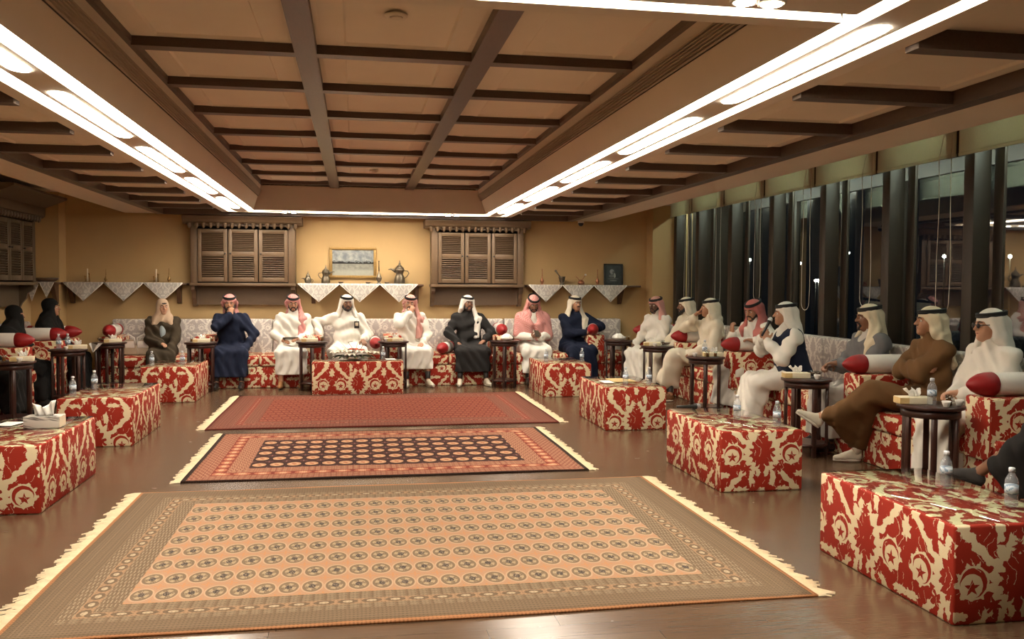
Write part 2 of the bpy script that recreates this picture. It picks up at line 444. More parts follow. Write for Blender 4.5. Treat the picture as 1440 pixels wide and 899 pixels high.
# windows: one per bay, wide bronze post beside a pane that mirrors the room
edges = [14.28, 13.31, 12.07, 10.79, 9.51, 8.28, 7.05, 5.82, 4.58, 3.34, 2.1, 0.86, -0.38, -1.62, -3.0]
for i in range(len(edges)-1):
    y1, y0 = edges[i], edges[i+1]
    wn = struct(empty('window_%d' % (i+1), (XR, (y0+y1)/2, 0.55)))
    h = (y1-y0)/2; z0, z1 = 0.0, 2.31
    box('mullion', -0.03, 0.14, h-0.13, h, -0.55, 2.43, M['frame'], wn, 0.006)
    box('mullion', 0.96, 1.04, h-0.12, h-0.04, z0, z1, M['frame'], wn, 0.004)
    box('frame_edge', 0.16, 0.19, h-0.26, h-0.14, -0.55, 2.43, M['frame'], wn, 0.004)
    box('sill', 0.90, 1.10, -h-0.08, h-0.08, -0.02, 0.05, M['frame'], wn)
    box('rail', 0.96, 1.04, -h-0.04, h-0.12, z1-0.08, z1, M['frame'], wn)
    box('glass_pane', 0.995, 1.005, -h, h-0.12, 0.05, z1-0.08, M['glass'], wn)
    if y1 > 1:
        far = i
        nm = ['farthest', 'second', 'third', 'fourth', 'fifth', 'sixth', 'seventh', 'eighth', 'ninth', 'tenth', 'eleventh', 'twelfth', 'thirteenth', 'fourteenth'][i]
        b = thing('roller_blind', (XR-0.10, (y0+y1)/2, 2.70),
                  'grey green roller blind drawn almost up, %s window from the back wall' % nm, 'blind', 'roller blinds along the windows')
        box('fabric', 0.0, 0.004, -h+0.02, h-0.02, 0.03, 0.28, M['blind'], b)
        lathe('roller', [(0.03, -h+0.02), (0.03, h-0.02)], M['blind'], b, 14, M=Matrix.Translation((0.0, 0, 0.27)) @ Matrix.Rotation(-PI/2, 4, 'X'))
        box('bottom_bar', -0.006, 0.010, -h+0.02, h-0.02, 0.0, 0.03, M['blind'], b, 0.004)
        tl = thing('tube_light', (XR+0.24, (y0+y1)/2, 2.945), 'slim cool white tube light above the blind, %s window from the back wall' % nm, 'tube light', 'tube lights behind the blinds')
        lathe('tube', [(0.012, -h+0.08), (0.012, h-0.08)], M['tube'], tl, 10, M=Matrix.Rotation(-PI/2, 4, 'X'))
        box('fitting', -0.02, 0.02, -h+0.05, h-0.05, 0.012, 0.027, M['soffit'], tl)
        box('bracket', 0.015, 0.030, h-0.05, h+0.16, 0.0, 0.30, M['frame'], b)  # dark strip added behind the blind gap so the tube stays hidden
        if y1 > 3:
            z = -1.28 + rnd.uniform(-0.06, 0.08); yy = -h+0.03
            pts = [(-0.03, yy, 0.26)] + [(-0.03+0.01*math.sin(k), yy+0.02*math.sin(k*0.9), 0.2-k*(0.2-z)/8) for k in range(1, 8)]
            arc = [(-0.03, yy+0.09-0.09*math.cos(t), z-0.09*math.sin(t)) for t in [PI*k/8 for k in range(9)]]
            back = [(-0.03, yy+0.17+0.01*math.sin(k), z+k*(0.2-z)/8) for k in range(1, 8)] + [(-0.03, yy+0.10, 0.26)]
            tube('pull_cord', pts+arc+back, 0.0036, M['cord'], b, 6)

# night outside: dark ground and a few far street lamps
M['ground'] = mat('dark ground', (0.02, 0.02, 0.022), 0.9)
struct(box('trim_4', XG+1.0, 160, -80, 160, -9.2, -9.0, M['ground']))
M['lamp_far'] = emit('far lamp', (1.0, 0.93, 0.8), 60)
k = 0
lamplab = ['second tiny far lamp from the left outside the windows', 'third tiny far lamp from the left outside the windows', 'leftmost tiny far lamp outside the windows'] + ['%s tiny far lamp from the left outside the windows' % q for q in ('fourth', 'fifth', 'sixth', 'low seventh', 'low eighth', 'ninth', 'tenth', 'eleventh', 'twelfth')] + ['rightmost tiny far lamp outside the windows']
for (x, y, z, r) in [(60, 131.3, 6.2, 0.2), (60, 129.1, 5.7, 0.22), (60, 142.1, 5.7, 0.2), (60, 116.4, 6.2, 0.26), (60, 115.4, 5.7, 0.22), (60, 113.5, 4.8, 0.26), (60, 109.0, 2.4, 0.18), (60, 108.3, 2.4, 0.18), (60, 102.3, 5.7, 0.24), (60, 101.2, 5.8, 0.16), (60, 89.1, 5.4, 0.2), (60, 83.0, 4.8, 0.17), (60, 73.6, 4.5, 0.16)]:
    t = thing('street_lamp', (x, y, -9.0), lamplab[k], 'street lamp', 'far lamps in the night outside'); k += 1
    lathe('post', [(0.10, 0), (0.07, z+9-r)], M['black'], t, 8)
    lathe('lamp_head', [(r*math.sin(a)+0.001, z+9-r*math.cos(a)) for a in [PI*j/8 for j in range(9)]], M['lamp_far'], t, 12)

# ------------------------------------------------------------------ ceiling
Z1, Z2, ZT = 2.635, 3.03, 3.2
ceil = struct(box('ceiling', XL-0.2, XG+0.4, YF-0.1, YB+0.2, ZT, ZT+0.1, M['ceil']))
def cbox(name, *a, m='soffit', bev=0.0): return box(name, *a, M[m], ceil, bev)
# plain soffits and the deep edge of the perimeter recess
cbox('soffit', -3.50, -2.96, YF, YB, Z1, 2.95)
cbox('soffit', 3.52, 4.10, YF, YB, Z1, 2.95)
cbox('soffit', -2.96, 3.52, 14.27, YB, Z1, 2.95)
cbox('recess_top', XL, -3.50, YF, YB, 2.90, 2.98, m='ceil')
cbox('recess_top', 4.10, XG+0.02, YF, 14.28, 2.98, 3.05, m='ceil')
cbox('recess_top', 4.10, XR+0.02, 14.28, YB, 2.90, 3.05, m='ceil')
# side fields (backs of the panels) and the rim next to the light strip
cbox('field', -2.96, -1.88, 3.0, 14.27, 2.70, 2.80, m='ceil')
cbox('field', 2.35, 3.52, 3.0, 14.27, 2.70, 2.80, m='ceil')
cbox('field', -1.88, 2.35, 13.95, 14.27, 2.70, 2.80, m='ceil')
cbox('rim', -1.98, -1.88, 3.0, 14.05, Z1, 2.86)
cbox('rim', 2.35, 2.45, 3.0, 14.05, Z1, 2.86)
cbox('rim', -1.88, 2.35, 13.95, 14.05, Z1, 2.86)
cbox('field', -2.96, 3.52, YF, 2.9, 2.66, 2.80)
# border beams
cbox('border_beam', -2.96, -2.85, YF, 14.16, 2.60, 2.70, m='beam')
cbox('border_beam', 3.41, 3.52, YF, 14.16, 2.60, 2.70, m='beam')
cbox('border_beam', -2.96, 3.52, 14.16, 14.27, 2.60, 2.70, m='beam')
beamsY = [13.20 - 1.06*i for i in range(10)]         # centre lines
for y in beamsY:
    cbox('cross_beam', -2.85, -1.99, y-0.05, y+0.05, 2.612, 2.70, m='beam')
    cbox('cross_beam', 2.46, 3.41, y-0.05, y+0.05, 2.612, 2.70, m='beam')
def panel_mesh(w, d, inset, bev, drop):
    """ceiling panel with a sunk bevelled field, face down, origin at its centre"""
    v, f = [], []
    def ring(a, b, z):
        i = len(v); v.extend([(-a, -b, z), (a, -b, z), (a, b, z), (-a, b, z)]); return i
    r0 = ring(w/2, d/2, 0.035); r1 = ring(w/2, d/2, 0.0); r2 = ring(w/2-0.03, d/2-0.03, 0.0)
    r3 = ring(w/2-inset, d/2-inset*0.8, -drop); r4 = ring(w/2-inset-0.012, d/2-inset*0.8-0.012, -drop+0.014)
    for a, b in ((r0, r1), (r1, r2), (r2, r3), (r3, r4)):
        for k in range(4): f.append((a+k, b+k, b+(k+1) % 4, a+(k+1) % 4))
    f.append((r4+3, r4+2, r4+1, r4))
    f.append((r0, r0+1, r0+2, r0+3))
    me = bpy.data.meshes.new('ceiling_panel'); me.from_pydata(v, [], f); me.update(); me.materials.append(M['ceil'])
    return me
import bmesh
def fix(me):
    bm = bmesh.new(); bm.from_mesh(me); bmesh.ops.recalc_face_normals(bm, faces=bm.faces); bm.to_mesh(me); bm.free()
rows = [(13.58, 13.255)] + [(beamsY[i]-0.05, beamsY[i+1]+0.05) for i in range(9)]
coffer_rows = rows[:8] + [(beamsY[7]-0.05, 3.52)]
cols = [(-1.33, -0.37), (-0.235, 0.735), (0.87, 1.81)]
cache = {}
def panel(x0, x1, y0, y1, z, inset=0.17, drop=0.028):
    key = (round(x1-x0, 2), round(y1-y0, 2))
    if key not in cache:
        cache[key] = panel_mesh(x1-x0, y1-y0, min(inset, (y1-y0)*0.3), 0, drop); fix(cache[key])
    o = bpy.data.objects.new('ceiling_panel', cache[key]); COL.objects.link(o); o.parent = ceil
    o.location = ((x0+x1)/2, (y0+y1)/2, z)
for (ya, yb) in coffer_rows:
    for (x0, x1) in cols: panel(x0, x1, yb, ya, Z2+0.012)
for (ya, yb) in rows:
    ys = min(ya, 13.93)
    panel(-2.84, -1.99, yb, ys, 2.686); panel(2.46, 3.40, yb, ys, 2.686)
# coffer: beams, sloping sides
cbox('coffer_top', -1.36, 1.84, 3.5, 13.6, 3.06, 3.12, m='ceil')
for y in beamsY[:8]:
    cbox('cross_beam', -1.33, 1.81, y-0.053, y+0.053, 2.985, 3.06, m='beam')
cbox('long_beam', -0.37, -0.235, 3.55, 13.58, 2.980, 3.06, m='beam')
cbox('long_beam', 0.735, 0.87, 3.55, 13.58, 2.980, 3.06, m='beam')
cbox('wood_trim', -1.375, -1.325, 3.5, 13.58, 3.0, 3.06, m='beam')
cbox('wood_trim', 1.805, 1.855, 3.5, 13.58, 3.0, 3.06, m='beam')
cbox('wood_trim', -1.33, 1.81, 13.55, 13.60, 3.0, 3.06, m='beam')
prism('coffer_side', [(-1.47, Z1), (-1.345, 3.06), (-1.47, 3.06)], 'y', 3.4, 13.58, M['soffit'], ceil)
prism('coffer_side', [(1.97, Z1), (1.97, 3.06), (1.825, 3.06)], 'y', 3.4, 13.58, M['soffit'], ceil)
cbox('coffer_side', -1.47, 1.97, 13.55, 13.60, Z1, 3.10)
cbox('coffer_side', -1.47, 1.97, 3.40, 3.50, Z1, 3.10)
# air vents: slats in the upper part of the sloping sides
for s, xa, xb in ((-1, -1.398, -1.372), (1, 1.891, 1.861)):
    t = thing('air_vent', (0, 8.5, 0), 'long slotted air vent high on the %s side of the ceiling coffer' % ('left', 'right')[s > 0], 'vent', 'air vents in the coffer')
    for j in range(6):
        q = j/5; x = xa + (xb-xa)*q*1.15; z = 2.845 + 0.080*q
        box('slat', x-0.012, x+0.012, -5.0, 5.05, z-0.0042, z+0.0042, M['vent'], t)
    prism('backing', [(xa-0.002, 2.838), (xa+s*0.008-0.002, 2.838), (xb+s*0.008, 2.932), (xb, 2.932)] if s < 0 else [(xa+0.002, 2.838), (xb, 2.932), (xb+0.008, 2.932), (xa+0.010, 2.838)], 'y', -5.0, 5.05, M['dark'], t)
# smoke detectors
for (x, y) in ((0.22, 4.92), (0.24, 11.62)):
    t = thing('smoke_detector', (x, y, 3.013), 'round flat smoke detector on the ceiling, the one %s the camera' % ('nearest to' if y < 8 else 'far from'), 'smoke detector', 'smoke detectors on the ceiling')
    lathe('base', [(0.062, 0.0), (0.062, -0.008), (0.052, -0.013)], M['soffit'], t, 24)
    lathe('sensor', [(0.035, -0.013), (0.028, -0.020)], M['soffit'], t, 20)
t = thing('security_camera', (3.62, 14.12, 2.60), 'small dark dome camera under the ceiling border near the right corner', 'camera')
lathe('mount', [(0.05, 0.0), (0.05, -0.03)], M['soffit'], t, 16)
lathe('dome', [(0.045, -0.03), (0.04, -0.06), (0.02, -0.08), (0.002, -0.083)], M['black'], t, 16)

# ------------------------------------------------------------------ strip lights round the coffer
def stadium(L, W, z0, z1):
    pts = []
    for k in range(9): t = -PI/2 + PI*k/8; pts.append((W/2*math.cos(t)*1.6 + L/2 - W*0.8, W/2*math.sin(t)))
    for k in range(9): t = PI/2 + PI*k/8; pts.append((W/2*math.cos(t)*1.6 - L/2 + W*0.8, W/2*math.sin(t)))
    return pts
def strip(name, label, loc, rz, L, diffs, spots, wid=0.41):
    """light strip along local x, origin at ceiling level in its middle"""
    t = thing(name, loc, label, 'ceiling light', 'strip lights round the coffer', rz)
    box('recess_cap', -L/2, L/2, -wid/2, wid/2, 0.16, 0.17, M['soffit'], t)
    box('housing', -L/2, L/2, -0.098, 0.098, 0.0, 0.10, M['soffit'], t)
    for s in (-1, 1):
        box('cove_tube', -L/2, L/2, s*0.15-0.048, s*0.15+0.048, 0.045, 0.06, M['cove'], t)
    for (a, b) in diffs:
        prism('diffuser', [(x+(a+b)/2, y) for x, y in stadium(b-a, 0.104, 0, 0)], 'z', -0.006, 0.004, M['diff'], t)
    for a in spots:
        s = lathe('spot_ring', [(0.055, 0.0), (0.055, -0.012), (0.045, -0.012)], M['soffit'], t, 16, loc=(a, 0, 0))
        lathe('spot_lens', [(0.042, -0.008), (0.036, -0.017), (0.002, -0.019)], M['spot'], s, 16, loc=(a, 0, 0))
    return t
pitch = 2.07
def run(y0): return [(y0 + pitch*i, y0 + pitch*i + 1.60) for i in range(-3, 6)]
cy = 7.65
strip('strip_light', 'long strip light with oval lamps along the left edge of the coffer', (-1.675, cy, Z1), PI/2, 12.5,
      [(a-cy, b-cy) for a, b in run(3.38) if b < 13.9 and a > 1.4] , [])
strip('strip_light', 'long strip light with oval lamps along the right edge of the coffer', (2.16, cy, Z1), PI/2, 12.5,
      [(a-cy, b-cy) for a, b in run(3.40) if b < 13.9 and a > 1.4], [])
strip('strip_light', 'far strip light across the room above the back wall', (0.25, 13.775, Z1), 0, 3.44, [(-0.95, 0.95)], [-1.30, -1.16, 1.16, 1.30], 0.35)
strip('strip_light', 'near strip light across the room at the top of the view', (0.25, 3.20, Z1), 0, 3.44, [(-0.85, 0.85)], [-1.31, -1.20, 1.20, 1.31], 0.40)

# ------------------------------------------------------------------ louvred cabinets on the walls
slat_me = None
def slat_mesh(w):
    mb = MB(); R = Matrix.Rotation(math.radians(-32), 4, 'X')
    mb.box(-w/2, w/2, -0.020, 0.020, -0.004, 0.004, M=R)
    me = bpy.data.meshes.new('slat'); me.from_pydata(mb.v, [], mb.f); me.update(); return me
def cabinet(loc, rz, w, label, corn_h, flare, m):
    """wall cabinet, local: back at y=0, front towards -y, z absolute"""
    t = thing('louvred_cabinet', loc, label, 'cabinet', None, rz)
    d = 0.30; z0, z1 = 1.56, 2.47; x0, x1 = -w/2, w/2
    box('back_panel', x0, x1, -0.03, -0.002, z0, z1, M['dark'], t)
    box('side_panel', x0, x0+0.03, -d, -0.03, z0, z1, m, t); box('side_panel', x1-0.03, x1, -d, -0.03, z0, z1, m, t)
    box('top_board', x0, x1, -d, -0.03, z1-0.03, z1, m, t)
    box('sill_board', x0-0.015, x1+0.015, -d-0.035, -0.002, z0-0.045, z0, m, t, 0.006)
    # face frame: stiles between the doors
    st = [x0, x0+0.10, x0+0.10+(w-0.20)/3, x0+0.10+2*(w-0.20)/3, x1-0.10, x1]
    box('stile', st[0], st[1], -d-0.005, -d+0.02, z0, z1, m, t, 0.003); box('stile', st[4], st[5], -d-0.005, -d+0.02, z0, z1, m, t, 0.003)
    sm = slat_mesh((w-0.20)/3-0.13); sm.materials.append(m)
    for k in range(3):
        a, b = st[k+1]+0.008, st[k+2]-0.008; c = (a+b)/2
        door = MB(); y0, y1 = -d-0.02, -d+0.015
        zb, zt, zm = z0+0.02, z1-0.08, z0+0.455
        door.box(a, a+0.055, y0, y1, zb, zt); door.box(b-0.055, b, y0, y1, zb, zt)
        door.box(a+0.055, b-0.055, y0, y1, zb, zb+0.07); door.box(a+0.055, b-0.055, y0, y1, zt-0.05, zt)
        door.box(a+0.055, b-0.055, y0, y1, zm-0.035, zm+0.035)
        do = door.build('door', m, t, bev=0.004)
        for za, zc in ((zb+0.07, zm-0.035), (zm+0.035, zt-0.05)):
            n = 10
            for i in range(n):
                o = bpy.data.objects.new('slat', sm); COL.objects.link(o); o.parent = do
                o.location = (c, -d-0.003, za + (i+0.5)*(zc-za)/n)
        kx = b-0.03 if k == 0 else a+0.03
        lathe('knob', [(0.006, 0), (0.006, 0.012), (0.014, 0.02), (0.012, 0.03), (0.003, 0.034)], M['black'], do, 12,
              M=Matrix.Translation((kx, y0, zm)) @ Matrix.Rotation(PI/2, 4, 'X'))
    # cornice with hanging drops
    zc = z1
    prism('cornice', [(-0.002, zc), (-d-0.02, zc), (-d-0.06, zc+0.03), (-d-0.07, zc+corn_h*0.5), (-d-flare, zc+corn_h*0.9), (-d-flare, zc+corn_h), (-0.002, zc+corn_h)],
          'x', x0-0.06-flare*0.5, x1+0.06+flare*0.5, m, t)
    n = 16; dm = None
    for i in range(n):
        x = x0-0.06 + (i+0.5)*(w+0.12)/n
        if dm is None:
            dr = lathe('drop', [(0.004, -0.085), (0.020, -0.070), (0.030, -0.045), (0.026, -0.02), (0.034, 0.0)], m, t, 10); dm = dr.data
        else:
            dr = bpy.data.objects.new('drop', dm); COL.objects.link(dr); dr.parent = t
        dr.location = (x, -d-0.05, zc+0.012)
    # apron and curved brackets below
    box('apron', x0+0.05, x1-0.05, -0.10, -0.002, 1.22, z0-0.045, m, t)
    for xa in (x0+0.0, x1-0.06):
        prism('bracket', [(-0.002, 1.515), (-d+0.01, 1.515), (-d+0.01, 1.46), (-d+0.09, 1.40), (-d+0.11, 1.33), (-d+0.17, 1.26), (-0.10, 1.20), (-0.002, 1.20)], 'x', xa, xa+0.06, m, t)
    return t
cabinet((-1.71, YB, 0), 0, 1.56, 'brown louvred wall cabinet left of the gilt framed landscape picture', 0.12, 0.10, M['cab'])
cabinet((1.955, YB, 0), 0, 1.50, 'brown louvred wall cabinet right of the gilt framed landscape picture', 0.12, 0.10, M['cab'])
cabinet((XL, 12.80, 0), PI/2, 1.56, 'grey brown louvred wall cabinet on the left wall under a deep cornice', 0.30, 0.36, M['cab_dark'])

# ------------------------------------------------------------------ shelves with hanging cloths
def shelf(x0, x1, label, brs, y0=14.32, y1=YB):
    t = thing('wall_shelf', ((x0+x1)/2, y1, 0), label, 'shelf'); c = (x0+x1)/2
    box('board', x0-c, x1-c, y0-y1, -0.001, 1.525, 1.558, M['shelfwood'], t, 0.005)
    for b in brs:
        prism('bracket', [(-0.001, 1.525), (-0.20, 1.525), (-0.20, 1.49), (-0.06, 1.25), (-0.001, 1.24)], 'x', b-c-0.03, b-c+0.03, M['shelfwood'], t)
shelf(-4.355, -2.56, 'long dark wooden shelf left of the back cabinets, nearest the left corner', (-4.26, -2.70))
shelf(-0.90, 1.08, 'long dark wooden shelf under the gilt framed landscape picture, holding coffee pots', (-0.66, 0.98))
shelf(2.78, 4.72, 'long dark wooden shelf at the right end, holding a black framed picture', (2.95, 4.42))
shelf(-4.755, -4.34, 'short dark wooden shelf on the left corner pier holding a dark tray', (-4.40,), 14.02, 14.28)
def doily(x0, x1, y, label, drop=0.27, skew=0.0):
    """square cloth laid cornerwise over the shelf: a flat strip on top and a hanging triangle"""
    t = thing('shelf_cloth', ((x0+x1)/2, y, 1.559), label, 'cloth', 'white triangular shelf cloths'); W = x1-x0
    n, mrows = 16, 9; v, f, uv = [], [], []
    for j in range(mrows+3):
        for i in range(n+1):
            s = i/n-0.5
            if j < 3:
                wj = 1.0-0.25*(2-j)/2; x = s*W*wj; yy = 0.20*(2-j)/2 - 0.004; z = 0.002
                if j == 2: yy = -0.006; z = 0.0015
            else:
                q = (j-2)/mrows; wj = max(0.015, 1-q); x = s*W*wj + skew*q; yy = -0.010 - 0.012*math.sin(s*W*wj*28+q*3)*q - 0.006*q; z = -drop*q
            v.append((x, yy, z)); uv.append((x, z-yy))
    for j in range(mrows+2):
        for i in range(n):
            a = j*(n+1)+i; f.append((a, a+n+1, a+n+2, a+1))
    me = bpy.data.meshes.new('cloth'); me.from_pydata(v, [], f)
    ul = me.uv_layers.new(name='UVMap'); ul.data.foreach_set('uv', np.array([uv[l.vertex_index] for l in me.loops], np.float32).ravel())
    o = link('cloth', me, M['doily'], t, True)
    so = o.modifiers.new('thick', 'SOLIDIFY'); so.thickness = 0.003; so.offset = 1
    b = [(-W/2, -0.012, -0.004), (skew, -0.022, -drop-0.006), (W/2, -0.012, -0.004)]
    tube('hem', b, 0.006, M['satin'], t, 6)
nm = ['left', 'middle', 'right']
for i in range(3): doily(-4.32+0.57*i, -4.32+0.57*(i+1), 14.32, 'pointed white lace cloth on the leftmost long shelf, %s one of three' % nm[i])
for i, (a, b) in enumerate(((-0.89, -0.25), (-0.25, 0.385), (0.385, 0.985))): doily(a, b, 14.32, 'pointed white lace cloth on the coffee pot shelf, %s one of three' % nm[i], 0.28)
for i, (a, b) in enumerate(((2.80, 3.37), (3.37, 3.90), (3.90, 4.47))): doily(a, b, 14.32, 'pointed white lace cloth on the right corner shelf, %s one of three' % nm[i], 0.27)
doily(-4.745, -4.56, 14.02, 'small narrow white cloth hanging from the left corner pier shelf, the left one', 0.27)
doily(-4.55, -4.355, 14.02, 'small narrow white cloth hanging from the left corner pier shelf, the right one', 0.22)

# ------------------------------------------------------------------ things on the shelves
ZS = 1.5605
def sprinkler(x, y, label, h=0.36, m='brass'):
    t = thing('rosewater_sprinkler', (x, y, ZS), label, 'sprinkler', 'long necked sprinklers on the shelves'); k = h/0.36
    lathe('body', [(0.002, 0), (0.036, 0), (0.034, 0.012), (0.018, 0.024), (0.030, 0.045), (0.046, 0.075), (0.044, 0.10), (0.026, 0.135), (0.013, 0.165), (0.009, 0.20)], M[m], t, 16, M=Matrix.Scale(k, 4))
    lathe('neck', [(0.009, 0.20), (0.007, 0.28), (0.0065, 0.345), (0.012, 0.352), (0.011, 0.36), (0.002, 0.362)], M[m], t, 12, M=Matrix.Scale(k, 4))
sprinkler(-3.747, 14.44, 'small brass sprinkler with a thin neck, on the left long shelf toward its left end', 0.20)
sprinkler(-2.832, 14.44, 'brass sprinkler with a thin neck, on the left long shelf toward the cabinet', 0.22)
sprinkler(0.373, 14.44, 'tall dark sprinkler with a long thin neck, beside the gilt framed picture', 0.37, 'pewter')
sprinkler(3.048, 14.44, 'tall dark sprinkler with a thin neck, left end of the right corner shelf', 0.26, 'copper')
sprinkler(3.996, 14.44, 'tall dark sprinkler with a thin neck, left of the black framed picture', 0.26, 'copper')
def burner(x, y, label):
    t = thing('candle_stand', (x, y, ZS), label, 'candle stand', 'small brass candle stands')
    box('foot', -0.045, 0.045, -0.03, 0.03, 0, 0.012, M['brass'], t, 0.004)
    for s, h in ((-0.028, 0.10), (0.030, 0.14)):
        lathe('candle_cup', [(0.008, 0.012), (0.007, h*0.5), (0.016, h*0.62), (0.008, h*0.7), (0.014, h*0.85), (0.022, h), (0.016, h)], M['brass'], t, 12, loc=(s, 0, 0))
    lathe('candle', [(0.011, 0.012), (0.011, 0.20), (0.003, 0.21)], M['creamcard'], t, 10)
burner(-4.01, 14.44, 'small pair of brass candle cups on the left long shelf, nearer the corner pier')
burner(-3.02, 14.44, 'small pair of brass candle cups on the left long shelf, nearer the cabinet')
def coffee_pot(x, y, label, h, flip, m, squat=False):
    t = thing('coffee_pot', (x, y, ZS), label, 'coffee pot', 'metal coffee pots on the shelf'); k = h/0.37; S = Matrix.Scale(k, 4)
    if squat: prof = [(0.055, 0), (0.075, 0.02), (0.095, 0.07), (0.090, 0.12), (0.065, 0.17), (0.055, 0.20)]
    else: prof = [(0.082, 0), (0.088, 0.02), (0.085, 0.07), (0.070, 0.12), (0.055, 0.155), (0.062, 0.18), (0.078, 0.215), (0.076, 0.235)]
    lathe('body', prof, M[m], t, 20, M=S)
    z = prof[-1][1]
    lathe('lid', [(0.074 if not squat else 0.058, z), (0.066 if not squat else 0.05, z+0.02), (0.035, z+0.05), (0.014, z+0.07), (0.018, z+0.085), (0.008, z+0.10), (0.006, z+0.13), (0.002, z+0.135)], M[m], t, 18, M=S)
    s = -1 if flip else 1
    zz = 0.19 if not squat else 0.10
    tube('spout', [tuple(S @ Vector(p)) for p in ((s*0.06, 0, zz), (s*0.10, 0, zz+0.03), (s*0.135, 0, zz+0.045), (s*0.175, 0, zz+0.035))], [0.022*k, 0.019*k, 0.012*k, 0.004*k], M[m], t, 8)
    tube('handle', [tuple(S @ Vector(p)) for p in ((-s*0.072, 0, zz+0.02), (-s*0.125, 0, zz+0.015), (-s*0.145, 0, zz-0.02), (-s*0.115, 0, zz-0.07), (-s*0.078, 0, zz-0.10))], 0.008*k, M[m], t, 7)
coffee_pot(-0.739, 14.44, 'small squat metal pot at the left end of the coffee pot shelf', 0.215, True, 'pewter', True)
coffee_pot(-0.464, 14.44, 'medium metal coffee pot with a pointed lid, below left of the gilt framed picture', 0.30, False, 'pewter')
coffee_pot(0.701, 14.44, 'largest dark metal coffee pot with a beak spout, right end of its shelf', 0.38, True, 'pewter')
for (x, lab) in ((-0.23, 'tiny metal dish lying on the coffee pot shelf under the framed picture'), (0.20, 'small dark bowl left of the tall sprinkler on the coffee pot shelf'), (0.50, 'small metal bowl between the tall sprinkler and the largest coffee pot')):
    t = thing('small_bowl', (x, 14.44, ZS), lab, 'bowl', 'small bowls on the coffee pot shelf')
    lathe('bowl', [(0.02, 0), (0.035, 0.012), (0.042, 0.03), (0.038, 0.03), (0.03, 0.014), (0.002, 0.010)], M['pewter'], t, 16)
    lathe('rim', [(0.043, 0.029), (0.045, 0.032), (0.041, 0.033)], M['copper'], t, 16)
t = thing('mortar', (3.386, 14.44, ZS), 'dark metal mortar with its pestle leaning out to the left', 'mortar')
lathe('bowl', [(0.04, 0), (0.042, 0.012), (0.028, 0.03), (0.042, 0.06), (0.055, 0.115), (0.060, 0.14), (0.052, 0.14), (0.04, 0.07), (0.002, 0.06)], M['pewter'], t, 18)
tube('pestle', [(0.02, 0, 0.07), (-0.06, 0, 0.17), (-0.115, 0, 0.245)], [0.014, 0.011, 0.017], M['pewter'], t, 10)
t = thing('copper_pot', (3.714, 14.44, ZS), 'small copper burner with curled rods on the right corner shelf', 'pot')
lathe('bowl', [(0.03, 0), (0.055, 0.02), (0.058, 0.045), (0.045, 0.065), (0.02, 0.085), (0.002, 0.09)], M['copper'], t, 18)
tube('rod', [(0.01, 0, 0.08), (0.045, 0, 0.12), (0.07, 0, 0.16)], 0.005, M['copper'], t, 6)
tube('rod', [(-0.02, 0, 0.06), (-0.06, 0, 0.12), (-0.09, 0, 0.14)], 0.005, M['copper'], t, 6)
lathe('knob', [(0.002, 0), (0.016, 0.008), (0.018, 0.02), (0.010, 0.03), (0.002, 0.032)], M['satin'], t, 12, loc=(0.075, 0, 0.155))
t = thing('tray', (-4.50, 14.15, ZS), 'dark round basket tray on the left corner pier shelf', 'tray')
lathe('tray', [(0.10, 0), (0.15, 0.03), (0.165, 0.055), (0.158, 0.055), (0.142, 0.03), (0.002, 0.012)], M['shelfwood'], t, 24)
lathe('rim', [(0.16, 0.05), (0.17, 0.055), (0.165, 0.064), (0.155, 0.06)], M['pewter'], t, 24)

def picture(name, x0, x1, y, z0, z1, fw, mframe, mpic, label, tilt=0.0, mount=True):
    c = (x0+x1)/2; t = thing(name, (c, y, z0), label, 'picture'); t.rotation_euler = (tilt, 0, 0)
    w, h = (x1-x0)/2, z1-z0
    for a in ((-w, w, 0, fw), (-w, w, h-fw, h)): box('frame_rail', a[0], a[1], -0.03, 0, a[2], a[3], mframe, t, 0.005)
    for a in ((-w, -w+fw), (w-fw, w)): box('frame_rail', a[0], a[1], -0.029, 0, fw, h-fw, mframe, t, 0.005)
    o = box('print', -w+fw, w-fw, -0.012, -0.004, fw, h-fw, mpic, t)
    return t
def landscape_mat():
    m, p, g = new_mat('grey landscape print'); x, y, z = g.xyz(g.coord('Generated'))
    n = g.noise(g.comb(x*5, z*3), 1.6, 4); n2 = g.noise(g.comb(x*14, z*9), 1, 4)
    sky = g.mix(g.smooth(n, 0.3, 0.7), (0.20, 0.235, 0.26), (0.42, 0.45, 0.44))
    hill = z - (n*0.28 + 0.42); tree = z - (n2*0.22+0.38)
    c = g.mix(vlt(hill, 0.0), sky, (0.16, 0.18, 0.19)); c = g.mix(vlt(tree, 0.03), c, (0.035, 0.035, 0.035))
    land = g.mix(n2, (0.14, 0.15, 0.14), (0.38, 0.39, 0.34)); c = g.mix(g.smooth(z, 0.47, 0.44), c, land)
    c = g.mix(g.smooth(z, 0.30, 0.12)*0.7, c, (0.40, 0.41, 0.36))
    setcol(m, p, c); p.inputs['Roughness'].default_value = 0.15
    return m
